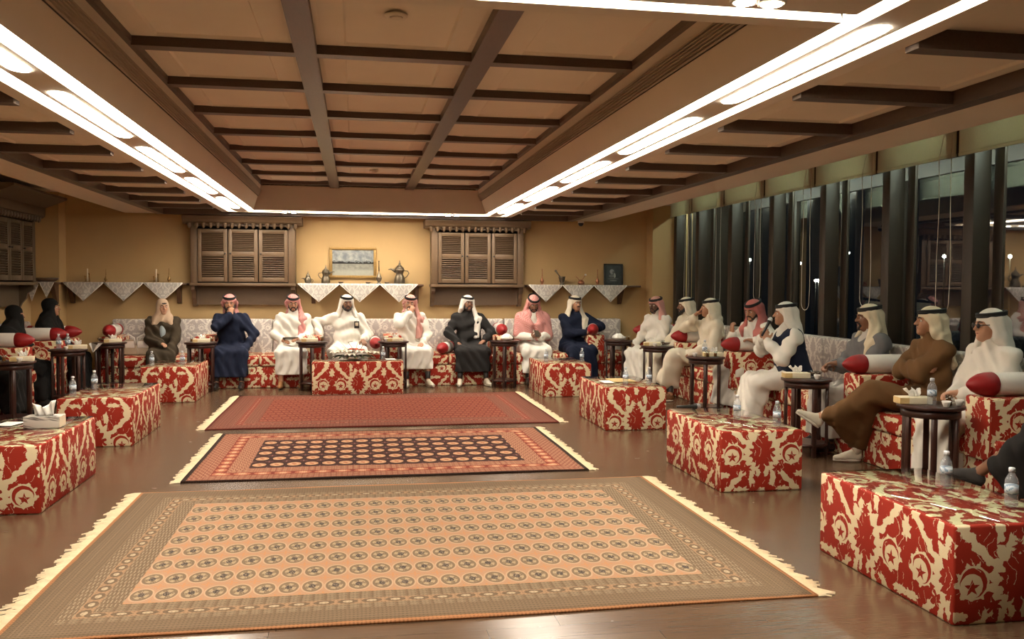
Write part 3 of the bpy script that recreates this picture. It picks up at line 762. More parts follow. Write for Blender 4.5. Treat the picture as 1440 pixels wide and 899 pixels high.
def dark_print_mat():
    m, p, g = new_mat('dark print'); x, y, z = g.xyz(g.coord('Generated'))
    n = g.noise(g.comb(x*6, z*6), 1, 3)
    c = g.mix(n, (0.012, 0.014, 0.015), (0.05, 0.055, 0.055))
    def ell(cx, cz, rx, rz):
        a = (x-cx)*(1/rx); b = (z-cz)*(1/rz); return vlt(a*a+b*b + (n-0.5)*1.2, 1.0)
    for e, col in ((ell(0.42, 0.66, 0.14, 0.13), (0.34, 0.36, 0.35)), (ell(0.50, 0.62, 0.05, 0.06), (0.02, 0.02, 0.02)), (ell(0.58, 0.45, 0.06, 0.14), (0.40, 0.42, 0.38)),
                   (ell(0.40, 0.42, 0.16, 0.08), (0.16, 0.17, 0.17)), (ell(0.5, 0.17, 0.22, 0.02), (0.30, 0.30, 0.28)), (ell(0.5, 0.27, 0.32, 0.018), (0.22, 0.22, 0.2))):
        c = g.mix(e*0.8, c, col)
    setcol(m, p, c); p.inputs['Roughness'].default_value = 0.2
    return m
picture('framed_picture', -0.41, 0.335, YB-0.001, 1.65, 2.15, 0.045, M['gilt'], landscape_mat(), 'gilt framed grey landscape picture hanging above the coffee pot shelf')
picture('framed_picture', 4.12, 4.455, 14.50, ZS+0.002, 1.92, 0.022, M['black'], dark_print_mat(), 'black framed dark picture standing on the shelf near the right corner', -0.06)

# ------------------------------------------------------------------ sofas
def sofa(w, loc, rz, arms, label, d=0.86):
    """local: back at y=0, front at y=-d"""
    t = thing('sofa', loc, label, 'sofa', 'damask sofas along the walls', rz)
    x0, x1 = -w/2+0.004, w/2-0.004
    box('base', x0, x1, -d+0.02, -0.02, 0.0, 0.315, M['damask'], t, 0.012, ou=-0.36)
    a0 = x0 + (0.27 if arms[0] else 0); a1 = x1 - (0.27 if arms[1] else 0)
    n = max(1, round((a1-a0)/0.85)); s = (a1-a0)/n
    for i in range(n):
        box('seat_cushion', a0+i*s+0.004, a0+(i+1)*s-0.004, -d-0.01, -0.16, 0.318, 0.48, M['damask'], t, 0.035, 3, ou=-0.36-i*0.2)
    nb = max(1, round(w/0.85)); sb = (x1-x0)/nb
    for i in range(nb):
        o = box('back_cushion', x0+i*sb+0.003, x0+(i+1)*sb-0.003, -0.19, -0.02, 0.32, 1.0, M['white_damask'], t, 0.03, 3)
    if arms[0]: box('arm', x0, x0+0.265, -d-0.02, -0.20, 0.316, 0.77, M['damask'], t, 0.02, ou=-0.36)
    if arms[1]: box('arm', x1-0.265, x1, -d-0.02, -0.20, 0.316, 0.77, M['damask'], t, 0.02, ou=-0.36)
    return t
BY = 14.56
for x0, x1, ar, lab in ((-3.66, -2.06, (1, 1), 'red damask sofa with the woman in the beige headscarf'),
                        (-2.06, -0.50, (0, 1), 'red damask sofa under the man in navy and the man with the tablet'),
                        (-0.50, 0.70, (0, 1), 'red damask sofa under the bearded man with the badge'),
                        (0.70, 2.40, (0, 1), 'red damask sofa under the two men in white sneakers'),
                        (2.40, 3.90, (0, 1), 'red damask sofa under the man in the pink shawl and his neighbour in navy'),
                        (3.90, 4.40, (0, 0), 'narrow red damask corner seat at the right end of the back row')):
    sofa(x1-x0, ((x0+x1)/2, BY, 0), 0, ar, lab, 0.93)
RX = 5.24
for y1, y0, ar, lab in ((13.60, 11.62, (1, 1), 'red damask sofa by the windows, farthest of the right row'),
                        (11.62, 9.90, (0, 1), 'red damask sofa by the windows under the man resting his cheek on his hand'),
                        (9.90, 7.20, (0, 1), 'long red damask sofa by the windows under the man with the microphone'),
                        (7.20, 5.55, (0, 1), 'red damask sofa by the windows under the man in brown'),
                        (5.55, 3.50, (0, 1), 'red damask sofa at the right edge of the view, nearest of the right row')):
    sofa(y1-y0, (RX, (y0+y1)/2, 0), -PI/2, ar, lab, 0.82)
for y1, y0, ar, lab in ((13.60, 12.72, (1, 1), 'dark damask sofa on the left side under the woman in the black headscarf'),
                        (12.72, 11.42, (0, 1), 'dark damask sofa on the left side under the veiled woman'),
                        (11.42, 9.00, (0, 0), 'dark damask sofa at the left edge of the view, nearest of the left row')):
    sofa(y1-y0, (-4.72, (y0+y1)/2, 0), PI/2, (ar[1], ar[0]), lab, 0.82)

# bolsters: white roll with gathered red ends
def bolster(loc, rz, L, label, tilt=0.0, r=0.085):
    t = thing('bolster', loc, label, 'cushion', 'white bolsters with red ends', rz); t.rotation_euler = (0, tilt, rz)
    X = Matrix.Rotation(PI/2, 4, 'Y')
    lathe('roll', [(r*0.9, -L/2), (r, -L/2+0.02), (r*1.02, 0), (r, L/2-0.02), (r*0.9, L/2)], M['satin'], t, 22, M=X)
    for s in (-1, 1):
        e = [(r*0.93, 0), (r*1.04, 0.012), (r*1.03, 0.06), (r*0.90, 0.115), (r*0.62, 0.165), (r*0.30, 0.20), (r*0.12, 0.212), (0.003, 0.214)]
        lathe('red_end', [(a, s*(L/2-0.005+b)) for a, b in e][::1 if s > 0 else -1], M['redsatin'], t, 22, M=X)
    return t
AZ = 0.77+0.087
for loc, rz, L, lab in (((4.74, 13.46, AZ), 0, 0.44, 'white bolster with red ends on the farthest arm of the window row'),
                        ((4.74, 11.755, AZ), 0, 0.44, 'white bolster with red ends beside the man resting his cheek on his hand'),
                        ((4.74, 10.035, AZ), 0, 0.44, 'white bolster with red ends before the window row man in red headscarf'),
                        ((4.76, 7.335, AZ), 0, 0.48, 'white bolster with red ends in front of the man in the grey jacket'),
                        ((4.76, 5.685, AZ), 0, 0.48, 'white bolster with red ends beside the man in dark glasses'),
                        ((-4.25, 13.47, AZ), 0, 0.44, 'white bolster with red ends right of the woman in the black headscarf'),
                        ((-4.25, 12.86, AZ), 0, 0.44, 'white bolster with red ends between the two women in black'),
                        ((-4.25, 11.555, AZ), 0, 0.46, 'white bolster with red ends nearest in the left row, by the veiled woman'),
                        ((-3.52, 13.92, AZ), PI/2, 0.36, 'white bolster with red ends on the left end arm of the back row'),
                        ((2.265, 13.98, AZ), PI/2, 0.36, 'white bolster with red ends right of the man in black'),
                        ((3.765, 13.86, AZ), PI/2-0.25, 0.36, 'white bolster with red ends under the hands of the cushion holding man'),
                        ((0.30, 13.86, 0.66), PI/2, 0.36, 'white bolster with red ends on the sofa arm side of the bearded man'),
                        ((1.40, 13.90, 0.572), PI/2-0.35, 0.36, 'white bolster with red ends lying on the seat left of the man in black')):
    bolster(loc, rz, L, lab)

# ------------------------------------------------------------------ ottomans with glass tops
def ottoman(x0, x1, y0, y1, label, ov=0.0):
    cx, cy = (x0+x1)/2, (y0+y1)/2; t = thing('ottoman', (cx, cy, 0), label, 'ottoman', 'red and cream damask ottomans'); w, d = (x1-x0)/2, (y1-y0)/2
    mb = MB(); mb.box(-w, w, -d, d, 0.0, 0.462, -0.36, None, ov)
    # pattern centred on the long sides too
    mb.build('cushion_block', M['damask'], t, bev=0.012)
    box('glass_top', -w+0.012, w-0.012, -d+0.012, d-0.012, 0.4635, 0.4715, M['top_glass'], t, 0.002)
    return t
OT = {'R1': (2.69, 3.36, 3.60, 4.79, 'red and cream damask ottoman nearest of the right column', 0.09),
      'R2': (2.70, 3.36, 6.25, 7.44, 'red and cream damask ottoman with the microphone on it, second of the right column', 0),
      'R3': (2.63, 3.31, 9.13, 10.27, 'red and cream damask ottoman third from the front of the right column', 0.19),
      'R4': (2.57, 3.25, 12.02, 13.10, 'red and cream damask ottoman farthest of the right column', 0.24),
      'L1': (-2.76, -2.08, 6.36, 7.66, 'red and cream damask ottoman with the big tissue box, nearest of the left column', 0.16),
      'L2': (-2.76, -2.09, 8.90, 10.15, 'red and cream damask ottoman second from the front of the left column', 0.25),
      'L3': (-2.74, -2.06, 12.10, 13.15, 'red and cream damask ottoman before the woman in the beige headscarf', 0.26),
      'C': (-0.60, 0.67, 12.66, 13.22, 'wide red and cream damask ottoman carrying the flowers before the back row', 0.14)}
for a in OT.values(): ottoman(*a)

# ------------------------------------------------------------------ round side tables
TZ = 0.712
tproto = None
def side_table(x, y, label, rz=0.0):
    global tproto
    if tproto is None:
        t = thing('side_table', (x, y, 0), label, 'table', 'dark round side tables', rz); tproto = t
        lathe('table_top', [(0.002, 0.684), (0.205, 0.684), (0.228, 0.692), (0.230, TZ-0.004), (0.226, TZ), (0.002, TZ)], M['cherry'], t, 36)
        lathe('apron', [(0.19, 0.63), (0.20, 0.63), (0.20, 0.684), (0.19, 0.684)], M['cherry'], t, 36)
        leg = None
        for k in range(6):
            a = 2*PI*(k+0.5)/6
            if leg is None:
                l = box('leg', -0.020, 0.020, -0.014, 0.014, 0, 0.684, M['cherry'], t, 0.004); leg = l.data
            else:
                l = bpy.data.objects.new('leg', leg); COL.objects.link(l); l.parent = t
                b = l.modifiers.new('bevel', 'BEVEL'); b.width = 0.004
            l.location = (0.182*math.cos(a), 0.182*math.sin(a), 0); l.rotation_euler = (0, 0, a+PI/2)
        lathe('ring', [(0.165, 0.10), (0.195, 0.10), (0.195, 0.125), (0.165, 0.125)], M['cherry'], t, 30)
        return t
    return copy_tree(tproto, (x, y, 0), rz, label)
TB = {'T1': (-2.18, 13.28, 'left of the man in navy'),
      'T2': (-0.625, 13.28, 'left of the bearded man with the badge'),
      'T3': (0.555, 13.28, 'right of the bearded man with the badge'),
      'T4': (2.23, 13.28, 'right of the man in black'),
      'T5': (4.02, 13.28, 'in the right back corner'),
      'TA': (4.17, 11.90, 'farthest of the window row'),
      'TB': (4.12, 10.03, 'left of the man with the microphone'),
      'TC': (4.09, 7.56, 'before the man in grey'),
      'TD': (4.07, 5.74, 'before the man in dark glasses'),
      'U1': (-3.60, 10.22, 'at the left edge'),
      'U2': (-3.58, 12.02, 'before the woman in the black headscarf'),
      'U3': (-3.43, 13.36, 'in the left back corner')}
for k, (x, y, lab) in TB.items(): side_table(x, y, 'dark round wooden side table ' + lab, rnd.uniform(0, 1))

# ------------------------------------------------------------------ small things on tables and ottomans
protos = {}
def place(kind, x, y, z, label, rz=0.0, scale=None):
    p = protos.get(kind)
    if p is None: p = protos[kind] = MAKERS[kind](); o = p
    else: o = copy_tree(p)
    o.location = (x, y, z); o.rotation_euler = (0, 0, rz); o['label'] = label
    return o
def mk_bottle():
    t = thing('water_bottle', (0, 0, 0), 'x', 'bottle', 'clear water bottles')
    lathe('bottle_body', [(0.022, 0), (0.030, 0.006), (0.031, 0.03), (0.029, 0.045), (0.031, 0.06), (0.031, 0.115), (0.028, 0.135), (0.016, 0.158), (0.0125, 0.165), (0.0125, 0.175)], M['plastic'], t, 16)
    lathe('label_band', [(0.0315, 0.066), (0.0315, 0.108)], M['bandlabel'], t, 16)
    lathe('cap', [(0.015, 0.172), (0.015, 0.190), (0.012, 0.193), (0.002, 0.193)], M['capblue'], t, 14)
    return t
def label_mat():
    m, p, g = new_mat('bottle label'); x, y, z = g.xyz(g.coord('Object')); n = g.noise(g.comb(x, z), 60, 1)
    setcol(m, p, g.mix(vgt(n, 0.52), (0.55, 0.62, 0.70), (0.20, 0.30, 0.42))); return m
M['bandlabel'] = label_mat()
def mk_tissue():
    t = thing('tissue_box', (0, 0, 0), 'x', 'tissue box', 'flat tissue boxes')
    box('box', -0.115, 0.115, -0.06, 0.06, 0, 0.05, M['creamcard'], t, 0.004)
    box('gold_side', -0.1165, -0.05, -0.0615, 0.0615, 0.004, 0.046, M['goldcard'], t)
    v, f = [], []
    for j in range(6):
        q = j/5; w = 0.03+0.03*q
        for i in range(13):
            s = i/12-0.5; v.append((s*2*w + 0.008*math.sin(q*5), 0.016*math.sin(i*1.9+q*2)*(0.3+q), 0.049 + (0.055+0.012*math.sin(i*1.3))*q))
    for j in range(5):
        for i in range(12): a = j*13+i; f.append((a, a+1, a+14, a+13))
    me = bpy.data.meshes.new('tissue'); me.from_pydata(v, [], f)
    o = link('tissue', me, M['tissue'], t, True); so = o.modifiers.new('s', 'SOLIDIFY'); so.thickness = 0.002
    return t
def mk_glass():
    t = thing('tea_glass', (0, 0, 0), 'x', 'glass', 'small tea glasses')
    lathe('glass', [(0.018, 0), (0.022, 0.004), (0.019, 0.035), (0.026, 0.07), (0.0245, 0.07), (0.0175, 0.035), (0.018, 0.008), (0.002, 0.006)], M['clear'], t, 16)
    lathe('tea', [(0.002, 0.008), (0.0165, 0.009), (0.0165, 0.034), (0.019, 0.046), (0.002, 0.046)], M['tea'], t, 14)
    lathe('saucer', [(0.02, -0.0), (0.045, 0.004), (0.05, 0.009), (0.044, 0.008), (0.018, 0.003)], M['clear'], t, 18)
    return t
def mk_bowl():
    t = thing('serving_bowl', (0, 0, 0), 'x', 'bowl', 'glass bowls on the side tables')
    lathe('bowl', [(0.03, 0), (0.034, 0.005), (0.055, 0.025), (0.072, 0.055), (0.069, 0.055), (0.05, 0.027), (0.002, 0.009)], M['clear'], t, 20)
    v, f = [], []
    for k in range(14):
        a = k*2.4; r = 0.012*math.sqrt(k); i0 = len(v)
        vv, ff = lathe_geo([(0.001, -0.011), (0.010, -0.006), (0.012, 0.001), (0.008, 0.009), (0.001, 0.011)], 8, Matrix.Translation((r*math.cos(a), r*math.sin(a), 0.032+0.006*(k % 2))))
        v += vv; f += [tuple(q+i0 for q in t2) for t2 in ff]
    me = bpy.data.meshes.new('dates'); me.from_pydata(v, [], f); link('dates', me, M['shelfwood'], t, True)['kind'] = 'stuff'
    return t
def mk_white_bowl():
    t = thing('white_bowl', (0, 0, 0), 'x', 'bowl', 'white tissue bowls')
    lathe('bowl', [(0.045, 0), (0.05, 0.004), (0.09, 0.03), (0.10, 0.05), (0.096, 0.05), (0.07, 0.028), (0.002, 0.008)], M['tissue'], t, 22)
    v, f = [], []
    for j in range(7):
        q = j/6
        for i in range(24):
            a = 2*PI*i/24; r = 0.082*math.cos(q*PI/2*0.95)*(1+0.16*math.sin(i*2.3+j)); v.append((r*math.cos(a), r*math.sin(a), 0.045+0.055*math.sin(q*PI/2)+0.006*math.sin(i*1.7)))
    for j in range(6):
        for i in range(24): f.append((j*24+i, j*24+(i+1) % 24, (j+1)*24+(i+1) % 24, (j+1)*24+i))
    me = bpy.data.meshes.new('napkin'); me.from_pydata(v, [], f); link('napkin', me, M['tissue'], t, True)
    return t
def mk_cup():
    t = thing('coffee_cup', (0, 0, 0), 'x', 'cup', 'small coffee cups')
    lathe('cup', [(0.014, 0), (0.018, 0.003), (0.026, 0.028), (0.031, 0.045), (0.029, 0.045), (0.024, 0.028), (0.002, 0.006)], M['satin'], t, 16)
    lathe('coffee', [(0.002, 0.030), (0.024, 0.031), (0.002, 0.032)], M['tea'], t, 14)
    return t
def mk_cup_stack():
    t = mk_cup(); return t
MAKERS = dict(bottle=mk_bottle, tissue=mk_tissue, glass=mk_glass, bowl=mk_bowl, white_bowl=mk_white_bowl, cup=mk_cup)
OZ = 0.4725
for x, y, lab in ((3.158, 4.309, 'clear water bottle nearest the middle of the nearest right ottoman'), (3.19, 3.86, 'clear water bottle at the right edge of the view on the nearest right ottoman'),
                  (3.07, 6.80, 'clear water bottle behind the corner of the second right ottoman, left one'), (3.22, 6.40, 'clear water bottle on the second right ottoman, at its right edge'),
                  (2.90, 9.30, 'clear water bottle on the third right ottoman, left one beside the brown card'), (3.16, 9.28, 'clear water bottle on the third right ottoman, right one'),
                  (2.64, 12.20, 'clear water bottle at the left corner of the farthest right ottoman'), (3.16, 12.20, 'clear water bottle at the right corner of the farthest right ottoman'),
                  (0.39, 12.80, 'clear water bottle beside the flowers on the middle ottoman'),
                  (-2.64, 8.99, 'clear water bottle on the second left ottoman, left one'), (-2.60, 9.55, 'clear water bottle on the second left ottoman, right one'),
                  (-2.62, 12.22, 'clear water bottle before the beige headscarf woman, left one'), (-2.24, 12.22, 'clear water bottle before the beige headscarf woman, right one')):
    place('bottle', x, y, OZ, lab, rnd.uniform(0, 6))
# big tissue box on the nearest left ottoman
t = thing('tissue_box', (-2.29, 7.12, OZ), 'marbled grey tissue box with a big white tissue on the nearest left ottoman', 'tissue box')
def marble_mat():
    m, p, g = new_mat('marbled card'); x, y, z = g.xyz(g.coord('Object')); n = g.noise(g.comb(x*0.5+z*2, y*0.6, z), 11, 4)
    setcol(m, p, g.mix(g.smooth(vabs(n-0.5), 0.0, 0.07), (0.12, 0.11, 0.10), (0.60, 0.57, 0.52))); return m
box('box', -0.125, 0.125, -0.075, 0.075, 0, 0.085, marble_mat(), t, 0.003)
box('gold_side', 0.1252, 0.1262, -0.07, 0.07, 0.004, 0.08, M['creamcard'], t)
v, f = [], []
for j in range(7):
    q = j/6; w_ = 0.065+0.02*q
    for i in range(17):
        s = i/16-0.5; v.append((s*2*w_ - 0.01*q, 0.022*math.sin(i*1.1+q*2)*(0.4+q), 0.084 + (0.085-0.02*math.cos(s*7)+0.02*s)*q))
for j in range(6):
    for i in range(16): a = j*17+i; f.append((a, a+1, a+18, a+17))
me = bpy.data.meshes.new('tissue'); me.from_pydata(v, [], f); o = link('tissue', me, M['tissue'], t, True); so = o.modifiers.new('s', 'SOLIDIFY'); so.thickness = 0.003
t = thing('name_card', (2.98, 9.75, OZ), 'brown card lying on the third right ottoman between its two bottles', 'card')
box('card', -0.13, 0.13, -0.17, 0.17, 0, 0.006, M['goldcard'], t, 0.002)
t = thing('paper', (2.78, 9.62, OZ), 'white sheet imitating a glass reflection left of the brown card on the third right ottoman', 'paper')
box('sheet', -0.06, 0.06, -0.12, 0.12, 0, 0.002, M['tissue'], t)  # white sheet stands for the silvery reflection on the glass top
for x, y, lab in ((-2.60, 7.30, 'white paper sheet left of the marbled tissue box'), (0.50, 12.95, 'white paper sheet right of the flowers on the middle ottoman')):
    t = thing('paper', (x, y, OZ), lab, 'paper', None, rnd.uniform(-0.3, 0.3)); box('sheet', -0.07, 0.07, -0.10, 0.10, 0, 0.002, M['tissue'], t)
# things on the side tables
LAY = {'T1': [('tissue', 0.02, -0.06), ('glass', -0.13, 0.03), ('glass', 0.14, 0.05), ('bowl', 0.0, 0.12)], 'T2': [('tissue', -0.03, -0.08), ('glass', 0.14, 0.0), ('glass', 0.06, 0.11)],
       'T3': [('tissue', 0.02, -0.08), ('glass', -0.13, 0.02), ('bowl', -0.03, 0.11), ('cup', -0.11, -0.11)], 'T4': [('white_bowl', 0.02, -0.06), ('glass', -0.14, -0.05), ('glass', 0.14, 0.08)],
       'T5': [('white_bowl', -0.02, -0.06), ('glass', 0.14, -0.08), ('cup', 0.12, 0.08)], 'TA': [('tissue', -0.06, 0.05), ('bowl', 0.10, -0.06), ('cup', -0.08, -0.12), ('glass', 0.12, 0.10)],
       'TB': [('cup', -0.13, 0.02), ('glass', -0.02, -0.10), ('glass', 0.08, -0.10), ('bottle', 0.02, 0.08), ('tissue', 0.10, 0.02)], 'TC': [('tissue', -0.09, 0.03), ('glass', 0.06, -0.07), ('bowl', 0.11, 0.06), ('cup', 0.02, -0.15)],
       'TD': [('tissue', -0.10, 0.06), ('bottle', -0.02, -0.04), ('glass', 0.06, -0.12), ('glass', 0.12, -0.03), ('cup', 0.14, -0.12), ('cup', 0.0, -0.17)],
       'U1': [('tissue', 0.10, 0.0), ('glass', -0.06, -0.06), ('cup', 0.12, -0.14)], 'U2': [('tissue', 0.10, 0.03), ('bottle', -0.10, -0.03), ('bottle', -0.02, 0.06), ('cup', 0.02, -0.15)],
       'U3': [('tissue', 0.06, -0.05), ('bowl', -0.10, 0.02), ('glass', -0.02, 0.12)]}
KN = {'tissue': 'flat cream tissue box', 'glass': 'tea glass and saucer', 'bowl': 'glass bowl of dates', 'white_bowl': 'white bowl heaped with folded tissue', 'cup': 'small white coffee cup', 'bottle': 'clear water bottle'}
for k, its in LAY.items():
    X, Y, lab = TB[k]; seen = {}
    tot = {}
    for i in its: tot[i[0]] = tot.get(i[0], 0)+1
    for kind, dx, dy in its:
        seen[kind] = seen.get(kind, 0)+1
        pre = ''
        if tot[kind] > 1: pre = 'left ' if (dx == min(i[1] for i in its if i[0] == kind)) else 'right '
        rz = {'T': 0.1, 'U': 0.25}.get(k[0], 0) if k not in ('TA', 'TB', 'TC', 'TD') else -0.2
        place(kind, X+dx, Y+dy, TZ+0.001, (pre+KN[kind]+' on the table '+lab), rz)
# cloth runner on the left corner table
t = thing('table_cloth', (-3.43, 13.36, TZ), 'small white cloth hanging over the edge of the left corner table', 'cloth')
mb = MB(); mb.quad([(-0.16, -0.226, -0.13), (-0.10, -0.236, -0.02), (-0.22, -0.10, 0.001), (-0.24, -0.12, -0.01)]); mb.quad([(-0.16, -0.226, -0.13), (-0.03, -0.236, 0.0008), (-0.10, -0.20, 0.0008), (-0.10, -0.236, -0.02)])
o = mb.build('cloth', M['satin'], t)
# flowers on the middle ottoman
M['petal'] = mat('white petal', (0.80, 0.74, 0.62), 0.6, 0.1); M['petal_o'] = mat('orange petal', (0.55, 0.06, 0.015), 0.55, 0.2); M['leaf'] = mat('dark leaf', (0.035, 0.06, 0.02), 0.5, 0.3)
t = thing('flower_arrangement', (-0.03, 12.92, OZ), 'low arrangement of white and orange flowers with dark leaves on the middle ottoman', 'flowers'); t.scale = (1.3, 1.3, 1.25)
lathe('dish', [(0.05, 0), (0.10, 0.01), (0.13, 0.035), (0.12, 0.035), (0.002, 0.02)], M['satin'], t, 20)
def petal_geo(L, W, up, yaw, base, droop):
    v, f = [], []
    for i in range(5):
        q = i/4; wd = W*math.sin(PI*min(0.97, 0.12+q*0.85)); x = L*q*math.cos(up*(1-droop*q)); z = L*q*math.sin(up*(1-droop*q))
        for s in (-1, 0, 1):
            p = Matrix.Rotation(yaw, 3, 'Z') @ Vector((x, s*wd, z+abs(s)*wd*0.35)); v.append(tuple(p + Vector(base)))
    for i in range(4):
        for k in (0, 1): a = i*3+k; f.append((a, a+3, a+4, a+1))
    return v, f
r2 = random.Random(3)
for k in range(17):
    a = k*2.4; r = 0.052*math.sqrt(k); bx, by = r*1.25*math.cos(a), r*0.62*math.sin(a); bz = 0.06+0.055*(1-min(1, r/0.22))+r2.uniform(-.01, .015)
    orange = k in (0, 3); n = 6; v, f = [], []
    for j in range(n):
        pv, pf = petal_geo(0.068, 0.026, 0.75, 2*PI*j/n+k, (bx, by, bz), 1.0); i0 = len(v); v += pv; f += [tuple(q+i0 for q in z) for z in pf]
    me = bpy.data.meshes.new('flower'); me.from_pydata(v, [], f); o = link('flower', me, M['petal_o'] if orange else M['petal'], t, True); so = o.modifiers.new('s', 'SOLIDIFY'); so.thickness = 0.002
for k in range(16):
    a = k*0.3927+0.1; pv, pf = petal_geo(0.13, 0.022, 0.28, a, (0.10*math.cos(a)*1.2, 0.05*math.sin(a), 0.04), 1.6)
    me = bpy.data.meshes.new('leaf'); me.from_pydata(pv, [], pf); o = link('leaf', me, M['leaf'], t, True); so = o.modifiers.new('s', 'SOLIDIFY'); so.thickness = 0.0015
for k, (x, h) in enumerate(((-0.12, 0.22), (-0.02, 0.20), (0.05, 0.24), (0.10, 0.16))):
    tube('twig', [(x*0.3, 0, 0.06), (x*0.8, 0.01, h*0.7), (x*1.3-0.03*(k % 2), 0.01, h), (x*1.3+0.02, 0.0, h+0.01)], 0.003, M['shelfwood'] if k % 2 else M['petal'], t, 5)
# microphones: one lies on the second right ottoman
M['steel'] = mat('steel mesh', (0.55, 0.55, 0.56), 0.35, 0.3, 300, metal=0.8)
def microphone(loc, rot, label):
    t = tag(empty('microphone', loc), label, 'microphone'); t.rotation_euler = rot
    X = Matrix.Rotation(PI/2, 4, 'Y')
    lathe('handle', [(0.002, -0.10), (0.012, -0.10), (0.013, -0.05), (0.017, 0.06), (0.019, 0.07)], M['black'], t, 14, M=X)
    lathe('head', [(0.019, 0.07), (0.025, 0.085), (0.026, 0.10), (0.022, 0.115), (0.012, 0.125), (0.002, 0.128)], M['steel'], t, 16, M=X)
    lathe('band', [(0.020, 0.066), (0.026, 0.078), (0.026, 0.084)], M['black'], t, 16, M=X)
    return t
microphone((2.86, 7.36, OZ+0.026), (0, 0, 0.05), 'black microphone with a silver head lying on the second right ottoman')
# beige bag on the seat in the left corner
M['bag'] = mat('beige leather', (0.42, 0.35, 0.26), 0.5, 0.1, 12)
for x, rz, lab in ((-3.10, 0.1, 'beige handbag on the sofa, right next to the woman in beige headscarf'), (-3.30, -0.15, 'beige handbag on the sofa nearest the left back corner')):
    t = thing('handbag', (x, 13.98, 0.482), lab, 'bag', 'beige handbags', rz)
    prism('body', [(-0.14, 0), (0.14, 0), (0.135, 0.10), (0.10, 0.20), (0.04, 0.235), (-0.04, 0.235), (-0.10, 0.20), (-0.135, 0.10)], 'y', -0.06, 0.06, M['bag'], t, 0.02)
    tube('strap', [(-0.10, -0.065, 0.16), (-0.09, -0.075, 0.26), (0, -0.07, 0.31), (0.09, -0.075, 0.26), (0.10, -0.065, 0.16)], 0.011, M['satin'], t, 8)
    box('flap', -0.09, 0.09, -0.068, -0.060, 0.11, 0.21, M['satin'], t, 0.01)

# ------------------------------------------------------------------ rugs
def rug(x0, x1, y0, y1, m, label, fr, rz=0.0):
    cx, cy = (x0+x1)/2, (y0+y1)/2; t = thing('rug', (cx, cy, 0), label, 'rug', None, rz); w, d = (x1-x0)/2, (y1-y0)/2
    n = 40; v, f = [], []
    for lev in (0, 1):
        for j in range(n+1):
            for i in range(n+1):
                x = -w+2*w*i/n; y = -d+2*d*j/n
                wv = 0.008*math.sin(x*2.1+y*1.3)*(abs(y)/d)**4
                v.append((x, y+wv, 0.0015 + lev*0.010 + (0.0015*math.sin(x*5+y*3) if lev else 0)))
    N = (n+1)**2
    for j in range(n):
        for i in range(n):
            a = j*(n+1)+i; f.append((a, a+n+1, a+n+2, a+1)); f.append((N+a, N+a+1, N+a+n+2, N+a+n+1))
    for i in range(n):
        for (a, b) in ((i, i+1), ((n*(n+1))+i+1, (n*(n+1))+i), ((i+1)*(n+1), i*(n+1)), (i*(n+1)+n, (i+1)*(n+1)+n)):
            f.append((a, b, N+b, N+a))
    me = bpy.data.meshes.new('pile'); me.from_pydata(v, [], f); me.update(); link('pile', me, m, t, True)
    # knotted fringe: tapered threads at both ends
    r = random.Random(int(w*1000)); v, f = [], []
    for s in (-1, 1):
        k = int(2*d/0.011)
        for i in range(k):
            y = -d + (i+0.5)*2*d/k; cl = math.sin(i*0.9+math.sin(i*0.21)*3); L = fr*r.uniform(0.75, 1.1)*(1+0.22*cl); dy = r.uniform(-0.012, 0.012) + 0.03*math.sin(i*0.45+math.sin(i*0.17)*2); hw = 0.0055
            p0 = (s*w*0.999, y, 0.009); p1 = (s*(w+L*0.5), y+dy*0.4, 0.009+r.uniform(0, 0.006)); p2 = (s*(w+L), y+dy, 0.004)
            i0 = len(v)
            for p, h in ((p0, hw), (p1, hw), (p2, hw*0.6)):
                v += [(p[0], p[1]-h, p[2]-0.003), (p[0], p[1], p[2]+0.004), (p[0], p[1]+h, p[2]-0.003)]
            for q in (0, 3):
                for c in (0, 1): f.append((i0+q+c, i0+q+c+3, i0+q+c+4, i0+q+c+1))
                f.append((i0+q, i0+q+2, i0+q+5, i0+q+3))
    me = bpy.data.meshes.new('fringe'); me.from_pydata(v, [], f); me.update(); link('fringe', me, M['fringe'], t)['kind'] = 'stuff'
    return t
M['fringe'] = mat('cream fringe', (0.78, 0.66, 0.45), 0.85, 0.15, 40)
R1 = dict(bx=0.45, by=0.41, pu=2.94/25, pv=1.93/8, ru=0.052, rv=0.086, field=(0.385, 0.228, 0.140), minor=(0.48, 0.225, 0.10), halo=(0.47, 0.315, 0.205),
          gul=(0.19, 0.135, 0.085), gul2=(0.36, 0.27, 0.17), core=(0.07, 0.055, 0.05), light=(0.44, 0.35, 0.24), brd=(0.155, 0.107, 0.066), line=(0.25, 0.165, 0.10), sf=55,
          b0=0.60, b1=0.76, bp=0.115, bandbg=(0.33, 0.205, 0.12), banddot=(0.16, 0.11, 0.068), bandcore=(0.44, 0.35, 0.24), edge=(0.48, 0.22, 0.10), edge_w=0.022)
R2 = dict(bx=0.46, by=0.46, pu=2.32/16, pv=1.33/5, ru=0.060, rv=0.074, field=(0.040, 0.014, 0.012), minor=(0.24, 0.12, 0.11), halo=(0.012, 0.008, 0.010),
          gul=(0.48, 0.26, 0.15), gul2=(0.60, 0.38, 0.22), core=(0.36, 0.13, 0.06), light=(0.55, 0.33, 0.20), brd=(0.235, 0.088, 0.055), line=(0.13, 0.035, 0.022), sf=60, dash=70,
          b0=0.42, b1=0.66, bp=0.16, bandbg=(0.20, 0.035, 0.022), banddot=(0.42, 0.15, 0.085), bandcore=(0.62, 0.38, 0.23), edge=(0.018, 0.012, 0.010), edge_w=0.035)
